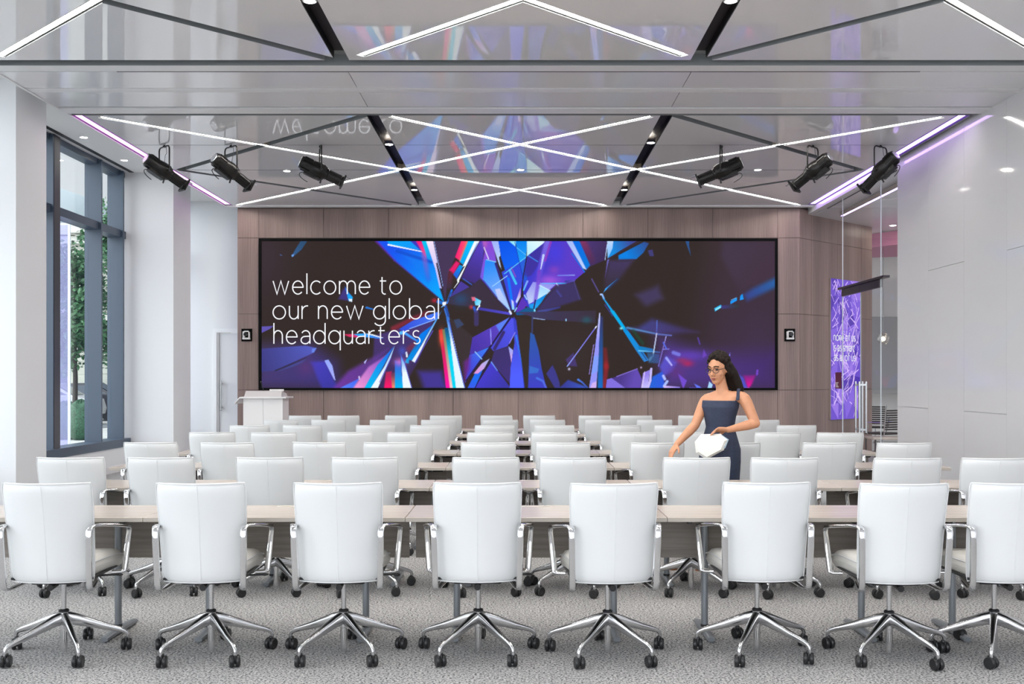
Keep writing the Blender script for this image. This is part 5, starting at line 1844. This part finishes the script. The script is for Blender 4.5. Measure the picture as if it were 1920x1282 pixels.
# legs, mid-stride, and feet
for (hip, knee, ank, toe) in ((pt(1.56, 8.34, 0.86), pt(1.47, 8.27, 0.49), pt(1.385, 8.25, 0.085), pt(1.225, 8.16, 0.022)),
                              (pt(1.66, 8.26, 0.86), pt(1.60, 8.22, 0.50), pt(1.565, 8.24, 0.10), pt(1.42, 8.13, 0.022))):
    limb(body, [hip, hip.lerp(knee, .5), knee], [0.088, 0.075, 0.052])
    limb(body, [knee, knee.lerp(ank, .3), knee.lerp(ank, .7), ank], [0.052, 0.055, 0.038, 0.031])
    heel = ank + (ank - toe).normalized() * 0.03; heel.z = 0.032
    limb(body, [heel, ank.lerp(toe, .35) - Vector((0, 0, 0.005)), toe], [0.030, 0.036, 0.021])
    body.ball(toe.lerp(heel, .12), (0.045, 0.040, 0.020), 12, 8)
# neck and head
HC = pt(1.600, 8.270, 1.590)
limb(body, [pt(1.645, 8.295, 1.37), pt(1.635, 8.292, 1.44), pt(1.612, 8.283, 1.53)], [0.058, 0.047, 0.046])
gdir = Vector((-0.62, -0.74, -0.22)).normalized()
hx = gdir.cross(UP).normalized()
hz = hx.cross(gdir).normalized()
HM = Matrix(((hx.x, gdir.x, hz.x, HC.x), (hx.y, gdir.y, hz.y, HC.y), (hx.z, gdir.z, hz.z, HC.z), (0, 0, 0, 1)))
head = MB()
head.ball((0, -0.010, 0.022), (0.073, 0.092, 0.094), 24, 18)          # skull
head.ball((0, 0.030, -0.030), (0.060, 0.060, 0.085), 20, 16)          # face
head.ball((0, 0.052, -0.088), (0.036, 0.032, 0.026), 14, 10)          # chin
head.ball((0.036, 0.052, -0.028), (0.026, 0.026, 0.024), 12, 8); head.ball((-0.036, 0.052, -0.028), (0.026, 0.026, 0.024), 12, 8)   # cheeks
head.tube([(0, 0.082, 0.018), (0, 0.093, 0.0), (0, 0.106, -0.024)], [0.008, 0.010, 0.0125], 10)
head.ball((0, 0.104, -0.026), (0.013, 0.013, 0.010), 10, 8)
head.ball((0.012, 0.094, -0.029), 0.009, 8, 6); head.ball((-0.012, 0.094, -0.029), 0.009, 8, 6)
head.ball((0, 0.074, 0.032), (0.050, 0.016, 0.010), 14, 8)            # brow
head.ball((0, 0.085, -0.055), (0.021, 0.010, 0.006), 12, 8); head.ball((0, 0.083, -0.066), (0.018, 0.011, 0.007), 12, 8)
for s in (-1, 1):
    head.ball((s * 0.074, -0.012, -0.008), (0.010, 0.020, 0.031), 10, 10)   # ears
head.xform(HM)
body.add(head.v, head.f)
bo = fuse(body, 'body', M['skin'], per, 0.0055, 3)

lp = MB()
lp.ball((0, 0.0925, -0.0560), (0.019, 0.0045, 0.0042), 14, 8); lp.ball((0, 0.0915, -0.0650), (0.017, 0.005, 0.0050), 14, 8)
lp.xform(HM); lp.build('lips', M['lips'], per)
ey = MB(); eb = MB()
for s in (-1, 1):
    ey.ball((s * 0.031, 0.077, 0.010), (0.0135, 0.008, 0.0062), 12, 8)
    eb.sweep([(s * 0.013, 0.091, 0.036), (s * 0.032, 0.089, 0.041), (s * 0.052, 0.074, 0.034)], [(0.004, 0.002)] * 3, (0, 0, 1), 6)
ey.xform(HM); ey.build('eyes', M['black_plastic'], per)
eb.xform(HM); eb.build('eyebrows', M['hair'], per)
gl = MB()
for s in (-1, 1):
    pts = [(s * (0.034 + 0.025 * math.cos(a)), 0.104 - 0.012 * abs(math.cos(a)) * (1 if math.cos(a) > 0 else .2), 0.008 + 0.019 * math.sin(a)) for a in [2 * PI * k / 18 for k in range(18)]]
    gl.sweep(pts, [(0.0022, 0.0022)] * 18, (0, 1, 0), 6, 2.0, False, True)
    gl.tube([(s * 0.058, 0.093, 0.014), (s * 0.078, 0.055, 0.014), (s * 0.082, -0.01, 0.010)], 0.0022, 6)
gl.tube([(-0.010, 0.106, 0.012), (0.010, 0.106, 0.012)], 0.002, 6)
gl.xform(HM); gl.build('glasses', M['black_plastic'], per)

hr = MB()
q = random.Random(9)
hr.ball((0, -0.034, 0.050), (0.082, 0.098, 0.090), 22, 16)
hr.ball((0, -0.062, 0.012), (0.080, 0.070, 0.100), 20, 14)
for k in range(110):
    a, e_ = q.uniform(0, 2 * PI), q.uniform(0.1, 1.5)
    v = Vector((math.cos(a) * math.cos(e_), math.sin(a) * math.cos(e_), math.sin(e_)))
    p = Vector((0, -0.026, 0.046)) + Vector((v.x * .080, v.y * .098, v.z * .088))
    if p.y > 0.03 and p.z < 0.078 + 0.25 * max(0, p.y - 0.05):
        continue
    hr.ball(p, (q.uniform(0.010, 0.018), q.uniform(0.012, 0.026), q.uniform(0.010, 0.020)), 8, 6)
hr.xform(HM)
P0 = HM @ Vector((0, -0.10, 0.01))
for k in range(4):
    off = SA * (0.02 * (k - 1.5))
    pts = [P0 + off * .5, pt(1.700, 8.33, 1.555) + off, pt(1.738, 8.34, 1.485) + off, pt(1.772, 8.33, 1.42) + off * .8, pt(1.785, 8.33, 1.385) + off * .6]
    hr.tube(pts, [0.055, 0.045, 0.040, 0.030, 0.012], 12)
    hr.ball(pts[-1], 0.012, 8, 6)
hr.tube([HM @ Vector((0.07, 0.0, 0.03)), HM @ Vector((0.078, -0.025, -0.03)), HM @ Vector((0.06, -0.06, -0.07))], [0.02, 0.024, 0.03], 10)
hr.tube([HM @ Vector((-0.07, 0.0, 0.03)), HM @ Vector((-0.078, -0.025, -0.03)), HM @ Vector((-0.06, -0.06, -0.07))], [0.02, 0.024, 0.03], 10)
fuse(hr, 'hair', M['hair'], per, 0.005, 1)

dr_ = MB()
rings = [(C(1.338, 1.628), .1545, .098), (C(1.285), .153, .111), (C(1.21), .130, .097), (C(1.125), .116, .085), (C(1.04), .142, .100), (C(0.95), .168, .118), (C(0.85, 1.618), .172, .124),
         (C(0.70, 1.612), .166, .132), (C(0.55, 1.60, 8.29), .168, .146), (C(0.42, 1.59, 8.28), .178, .160)]
ring_loft(dr_, rings, 36, True)
for (f_, b_, m_) in (((1.735, 8.165, 1.34), (1.79, 8.30, 1.33), (1.755, 8.225, 1.432)), ((1.545, 8.30, 1.34), (1.60, 8.44, 1.33), (1.57, 8.375, 1.412))):
    dr_.sweep([pt(*f_), pt(*f_).lerp(pt(*m_), .6) + Vector((0, 0, .012)), pt(*m_), pt(*b_).lerp(pt(*m_), .6) + Vector((0, 0, .012)), pt(*b_)], [(0.016, 0.006)] * 5, SA, 10, 3.0)
fuse(dr_, 'dress', M['dress'], per, 0.0055, 3)
for s in range(2):
    sh = MB()
    toe, heel = ((pt(1.225, 8.16, 0), pt(1.41, 8.265, 0)), (pt(1.42, 8.13, 0), pt(1.59, 8.26, 0)))[s]
    d_ = (heel - toe).normalized()
    sh.sweep([toe - d_ * 0.02 + UP * .006, toe + d_ * .03 + UP * .006, toe.lerp(heel, .5) + UP * .008, heel + UP * .008, heel + d_ * .02 + UP * .008],
             [(0.02, .006), (0.042, .006), (0.034, .007), (0.032, .008), (0.015, .008)], d_.cross(UP), 12, 2.6)
    sh.build('sandal', mat('tan_sandal', rgb(150, 96, 62), 0.5), per)

ck = thing('clutch_bag', 'white faceted clutch bag held against the navy dress', 'bag', (1.505, 8.075, 0.985))
hexp = [(-0.125, 0.03), (-0.115, -0.055), (-0.035, -0.105), (0.10, -0.030), (0.135, 0.055), (0.075, 0.098), (-0.075, 0.092)]
cb = MB()
ax = Vector((0.93, -0.30, 0)).normalized(); an = Vector((-0.30, -0.93, 0)).normalized()
outer = [ax * p[0] + UP * p[1] for p in hexp]
fr = [o_ * 0.80 - an * -0.026 for o_ in outer]
bk_ = [o_ * 0.80 + an * -0.026 for o_ in outer]
n = len(hexp)
cb.add(fr + outer + bk_, [tuple(range(n)), tuple(range(3 * n - 1, 2 * n - 1, -1))] + [(i, n + i, n + (i + 1) % n, (i + 1) % n) for i in range(n)] + [(n + i, 2 * n + i, 2 * n + (i + 1) % n, n + (i + 1) % n) for i in range(n)])
cb.build('bag_body', M['clutch'], ck, smooth=0, weld=True)
fl = MB()
fl.add([ax * 0.085 + UP * 0.09 + an * 0.005, ax * 0.14 + UP * 0.055 + an * 0.004, ax * 0.112 + UP * -0.015 + an * 0.006, ax * 0.075 + UP * 0.02 + an * 0.028], [(0, 1, 2, 3)])
fl.build('side_tab', mat('pale_blue_tab', rgb(150, 172, 186), 0.5), ck, smooth=0)
# ------------------------------------------------------------------ lobby things behind the glass
def lobby_chair(label, x, y, rz):
    t = thing('mesh_chair', label, 'chair', (x, y, 0), rz, 'dark chairs in the lobby')
    b = MB()
    for i in range(9):
        z = 0.52 + 0.045 * i
        b.rbox(-0.22, 0.22, -0.26 - 0.006 * i, -0.245 - 0.006 * i, z, z + 0.030, 0.004, 1)
    b.build('backrest', M['black_plastic'], t)
    b = MB().rbox(-0.23, 0.23, -0.22, 0.24, 0.43, 0.47, 0.015)
    b.build('seat', M['black_plastic'], t)
    for s in (-1, 1):
        MB().tube([(s * 0.24, -0.25, 0.42), (s * 0.245, -0.30, 0.95)], 0.011, 8).build('back_post', M['chrome'], t)
        MB().tube([(s * 0.24, -0.24, 0.66), (s * 0.27, 0.10, 0.66), (s * 0.25, 0.14, 0.44)], 0.012, 8).build('armrest', M['chrome'], t)
    MB().tube([(0, 0, 0.10), (0, 0, 0.43)], 0.022, 10).build('column', M['chrome'], t)
    for k in range(5):
        a = 2 * PI * k / 5
        l_ = MB().tube([(0, 0, 0.12), (0.30 * math.cos(a), 0.30 * math.sin(a), 0.075)], [0.022, 0.012], 8).build('leg', M['chrome'], t)
        MB().ball((0.30 * math.cos(a), 0.30 * math.sin(a), 0.031), (0.028, 0.028, 0.031), 10, 8).build('caster', M['black_plastic'], l_)

lobby_chair('dark slatted-back chair in the lobby, nearer the glass doors', 7.02, 19.9, 0.5)
lobby_chair('dark slatted-back chair in the lobby, farther from the glass doors', 7.75, 22.4, -0.4)
t = thing('lobby_table', 'pale low table in the lobby beyond the glass doors', 'table', (6.75, 18.9, 0))
MB().rbox(-0.35, 0.35, -0.30, 0.30, 0.40, 0.44, 0.01).build('tabletop', M['table_wood'], t)
for sx in (-1, 1):
    for sy in (-1, 1):
        MB().tube([(sx * 0.30, sy * 0.25, 0.0), (sx * 0.30, sy * 0.25, 0.40)], 0.016, 8).build('leg', M['dark_metal'], t)
yp = 22.0
t = thing('pendant_lamp', 'faceted glass globe pendant lamp glowing in the lobby', 'pendant lamp', ((1656 - VX) * yp / F, yp, EYE + (VY - 635) * yp / F))
g_ = MB(); g_.ball((0, 0, 0), 0.125, 10, 7)
rp = random.Random(3)
g_.v = [tuple(Vector(p) * rp.uniform(0.86, 1.12)) for p in g_.v]
g_.build('glass_shade', glassmat('pendant_glass', (0.93, 0.90, 0.86, 1), 2.2), t, smooth=0)
MB().ball((0, 0, 0), 0.045, 10, 8).build('bulb', emat('bulb_glow', (1.0, 0.88, 0.72, 1), 14.0), t)
MB().tube([(0, 0, 0.12), (0, 0, 4.62 - (EYE + (VY - 635) * yp / F) - 0.04)], 0.006, 6).build('cord', M['steel'], t)
MB().lathe([(0.05, 4.62 - (EYE + (VY - 635) * yp / F) - 0.04), (0.05, 4.62 - (EYE + (VY - 635) * yp / F))], 14).build('ceiling_rose', M['steel'], t)
downlight('small round downlight in the lobby ceiling', 7.62, 21.0, 4.619, 0.06, 'lobby downlights')
for k_, (x_, y_) in enumerate(((6.6, 17.0), (8.6, 19.5), (9.6, 22.5), (7.2, 23.4), (10.8, 18.0))):  # extra downlights added to brighten the lobby
    downlight('small added fill downlight in the lobby ceiling, %s from the glass doors' % ['first', 'second', 'third', 'fourth', 'fifth'][k_], x_, y_, 4.619, 0.10, 'lobby downlights')
line_light('violet light line in the lobby ceiling beyond the glass doors', (6.05, 15.4), (6.05, 19.3), M['violet_light'], 0.06, 'lobby light lines', z=4.54)
line_light('white light line in the lobby ceiling beyond the glass doors', (6.9, 18.2), (9.2, 18.9), M['line_light'], 0.05, 'lobby light lines', z=4.54)
t = thing('room_sign', 'small dark maroon sign with white marks in front of the violet panel', 'sign', (XR - 0.012, 18.02, 1.33))
ms = MB(); ms.box(-0.005, 0.005, -0.16, 0.16, 0.0, 0.285)
ms.build('plate', mat('maroon_plate', rgb(92, 24, 62), 0.4), t, smooth=0)
ms = MB()
for i, wd in enumerate((0.16, 0.12, 0.10, 0.15)):
    ms.box(-0.007, -0.0052, 0.13 - wd, 0.13, 0.025 + i * 0.024, 0.037 + i * 0.024)
ms.build('marks', M['white_gloss'], t, smooth=0)

# ------------------------------------------------------------------ outside the tall window
ZG = -0.12
struct(MB().box(-60, -6.95, -10, 120, ZG - 0.2, ZG).build('ground_pavement', M['concrete'], smooth=0))
struct(MB().box(-40, -13.5, 30.5, 36.5, ZG, ZG + 0.008).build('road', M['asphalt'], smooth=0))
struct(MB().box(-40, -7.5, 21.6, 22.2, ZG, 0.10).build('kerb_wall', M['concrete'], smooth=0))


def building(name, label, x0, x1, y0, y1, h, floors, mat_wall, bay):
    r = thing(name, label, 'building', ((x0 + x1) / 2, y0, ZG), 0, 'buildings across the street')
    cx = (x0 + x1) / 2
    w = MB().box(x0 - cx, x1 - cx, 0, y1 - y0, 0, h)
    for i in range(1, int(h / 0.6)):
        z = i * 0.6
        w.box(x0 - cx - 0.02, x1 - cx + 0.02, -0.02, 0.0, z, z + 0.56)
    w.build('facade', mat_wall, r, smooth=0)
    c_ = MB()
    for z, o_, hh in ((h - 0.5, 0.55, 0.5), (h - 0.9, 0.3, 0.35), (3.9, 0.30, 0.35)):
        c_.box(x0 - cx - o_, x1 - cx + o_, -o_, y1 - y0 + o_, z, z + hh)
    c_.build('cornice', M['limestone_light'], r, smooth=0)
    n = int((x1 - x0 - 0.6) / bay)
    for f in range(floors):
        zb = 0.9 if f == 0 else 1.4 + 3.7 * f
        if zb + 2.4 > h - 0.9:
            break
        for i in range(n):
            xx = x0 - cx + 0.9 + i * bay
            wf = MB()
            wf.box(xx, xx + 1.15, -0.06, -0.02, zb, zb + 2.2)
            if f == 0:
                pts = [(xx + 0.575 + 0.575 * math.cos(a), zb + 2.2 + 0.575 * math.sin(a)) for a in [PI * k / 12 for k in range(13)]]
                wf.add([(p[0], -0.06, p[1]) for p in pts], [tuple(range(13))])
            wo = wf.build('window', M['outside_glass'], r, smooth=0)
            sl = MB().box(xx - 0.12, xx + 1.27, -0.28, -0.02, zb - 0.18, zb)
            for k in range(1, 3):
                sl.box(xx + 1.15 * k / 3 - 0.03, xx + 1.15 * k / 3 + 0.03, -0.08, -0.06, zb, zb + 2.2)
            sl.build('sill', M['limestone_light'], wo, smooth=0)
    return r

b1 = building('stone_building', 'pale limestone building with deep cornices across the street', -31.0, -18.4, 47.0, 59.0, 8.6, 2, M['limestone'], 2.1)
ro = MB()
ro.lathe([(6.0, 8.6), (5.6, 9.6), (4.4, 10.6), (2.4, 11.3), (1e-3, 11.6)], 24, Matrix.Translation((-1.0, 6.0, 0)))
ro.build('roof', M['roof_blue'], b1)
b2 = building('terrace_building', 'taller cream stone building behind the trees at the corner', -17.4, -12.6, 41.5, 45.2, 7.9, 2, M['limestone'], 1.7)
rr = MB()
for k in range(12):
    rr.box(-2.3 + 0.4 * k, -2.27 + 0.4 * k, -0.75, -0.72, 5.0, 6.0)
rr.box(-2.4, 2.4, -0.77, -0.70, 6.0, 6.06); rr.box(-2.4, 2.4, -0.80, 0.0, 4.85, 5.0)
rr.build('balcony', M['dark_metal'], b2, smooth=0)


def tree(label, x, y, h, r, zc, n, seed):
    t = thing('street_tree', label, 'tree', (x, y, ZG), 0, 'street trees outside the tall window')
    q = random.Random(seed)
    MB().sweep([(0, 0, 0), (0.03, 0, h * 0.3), (-0.02, 0.02, h * 0.6), (0.02, 0, h * 0.9)], [(0.085, 0.085), (0.07, 0.07), (0.05, 0.05), (0.015, 0.015)], (1, 0, 0), 8).build('trunk', M['bark'], t)
    m_ = MB()
    cl = [(q.uniform(-.5, .5) * r, q.uniform(-.5, .5) * r, q.uniform(zc, h), q.uniform(.45, .8) * r) for _ in range(14)]
    for k in range(n):
        c_ = q.choice(cl)
        v = Vector((q.gauss(0, 1), q.gauss(0, 1), q.gauss(0, 1))).normalized() * c_[3] * q.random() ** 0.4
        p = Vector(c_[:3]) + v
        s = q.uniform(0.07, 0.13)
        a = Vector((q.gauss(0, 1), q.gauss(0, 1), q.gauss(0, .6))).normalized()
        b_ = a.cross(Vector((q.gauss(0, 1), q.gauss(0, 1), q.gauss(0, 1)))).normalized()
        m_.add([p - a * s, p + b_ * s * .5, p + a * s, p - b_ * s * .5], [(0, 1, 2, 3)])
    m_.build('foliage', M['leaf'], t, smooth=0)

tree('dense green street tree nearer the window with a dark bare trunk', -13.55, 31.5, 5.4, 1.25, 2.2, 5200, 1)
tree('tall green street tree before the cream building', -14.9, 38.0, 8.2, 1.05, 5.6, 4200, 2)
tree('green street tree far down the pavement beside the limestone building', -20.2, 40.5, 7.4, 1.6, 2.6, 5200, 4)


def hedge(label, x, y, rx, rz):
    m_ = MB(); q = random.Random(int(x * 100))
    m_.ball((0, 0, rz * 0.85), (rx, rx, rz), 22, 18)
    vv = []
    for p in m_.v:
        k = 1 + q.uniform(-.06, .06)
        vv.append((p[0] * k, p[1] * k, max(0.0, p[2] * k)))
    m_.v = vv
    o = m_.build('round_shrub', M['hedge'])
    o.location = (x, y, ZG)
    tag(o, label, 'shrub', 'clipped round shrubs outside the tall window')

hedge('clipped round dark green shrub, nearest the window mullion', -11.55, 27.3, 0.40, 0.56)
hedge('clipped round dark green shrub in the middle of the three', -12.05, 27.5, 0.38, 0.54)
hedge('clipped round dark green shrub behind the lavender reflection pane', -12.6, 27.6, 0.40, 0.52)


def car(label, x, y, rz, paint):
    t = thing('parked_car', label, 'car', (x, y, ZG), rz, 'cars parked on the street')
    prof = [(-2.1, 0.35), (-2.1, 0.75), (-1.95, 0.92), (-1.25, 0.98), (-0.65, 1.42), (0.75, 1.45), (1.45, 1.0), (2.05, 0.88), (2.15, 0.55), (2.1, 0.35)]
    b_ = MB()
    n = len(prof)
    vs_ = [(p[0], -0.86 + (0.10 if p[1] > 1.1 else 0), p[1]) for p in prof] + [(p[0], 0.86 - (0.10 if p[1] > 1.1 else 0), p[1]) for p in prof]
    b_.add(vs_, [tuple(range(n)), tuple(range(2 * n - 1, n - 1, -1))] + [(i, n + i, n + (i + 1) % n, (i + 1) % n) for i in range(n)])
    b_.build('body', paint, t, smooth=0)
    g_ = MB()
    for s in (-1, 1):
        g_.add([(-1.10, s * 0.855, 1.02), (1.25, s * 0.855, 1.04), (0.68, s * 0.79, 1.36), (-0.60, s * 0.79, 1.35)], [(0, 1, 2, 3) if s < 0 else (3, 2, 1, 0)])
    g_.add([(-1.22, -0.70, 1.02), (-1.22, 0.70, 1.02), (-0.70, 0.66, 1.40), (-0.70, -0.66, 1.40)], [(0, 1, 2, 3)])
    g_.add([(1.40, -0.70, 1.05), (1.40, 0.70, 1.05), (0.82, 0.66, 1.42), (0.82, -0.66, 1.42)], [(3, 2, 1, 0)])
    g_.build('side_glass', M['outside_glass'], t, smooth=0)
    for sx in (-1.3, 1.35):
        for sy in (-1, 1):
            MB().lathe([(0.05, -0.1), (0.30, -0.1), (0.33, -0.06), (0.33, 0.06), (0.30, 0.1), (0.05, 0.1)], 18, Matrix.Translation((sx, sy * 0.80, 0.33)) @ Matrix.Rotation(PI / 2, 4, 'X')).build('wheel', M['black_plastic'], t)

car('silver car parked behind the lavender reflection pane', -16.9, 36.2, 0.15, M['car_paint'])
car('dark car parked beyond the tree trunk', -16.9, 39.6, 0.15, mat('dark_car_paint', (0.03, 0.03, 0.04, 1), 0.25))
# pane added outside the window; its lavender tint paints a glass reflection
t = thing('reflection_pane', 'pale lavender pane outside the tall window, tinted as a painted glass reflection', 'glass screen', (-7.6, 17.3, ZG))
gm = bpy.data.materials.new('lavender_reflection')
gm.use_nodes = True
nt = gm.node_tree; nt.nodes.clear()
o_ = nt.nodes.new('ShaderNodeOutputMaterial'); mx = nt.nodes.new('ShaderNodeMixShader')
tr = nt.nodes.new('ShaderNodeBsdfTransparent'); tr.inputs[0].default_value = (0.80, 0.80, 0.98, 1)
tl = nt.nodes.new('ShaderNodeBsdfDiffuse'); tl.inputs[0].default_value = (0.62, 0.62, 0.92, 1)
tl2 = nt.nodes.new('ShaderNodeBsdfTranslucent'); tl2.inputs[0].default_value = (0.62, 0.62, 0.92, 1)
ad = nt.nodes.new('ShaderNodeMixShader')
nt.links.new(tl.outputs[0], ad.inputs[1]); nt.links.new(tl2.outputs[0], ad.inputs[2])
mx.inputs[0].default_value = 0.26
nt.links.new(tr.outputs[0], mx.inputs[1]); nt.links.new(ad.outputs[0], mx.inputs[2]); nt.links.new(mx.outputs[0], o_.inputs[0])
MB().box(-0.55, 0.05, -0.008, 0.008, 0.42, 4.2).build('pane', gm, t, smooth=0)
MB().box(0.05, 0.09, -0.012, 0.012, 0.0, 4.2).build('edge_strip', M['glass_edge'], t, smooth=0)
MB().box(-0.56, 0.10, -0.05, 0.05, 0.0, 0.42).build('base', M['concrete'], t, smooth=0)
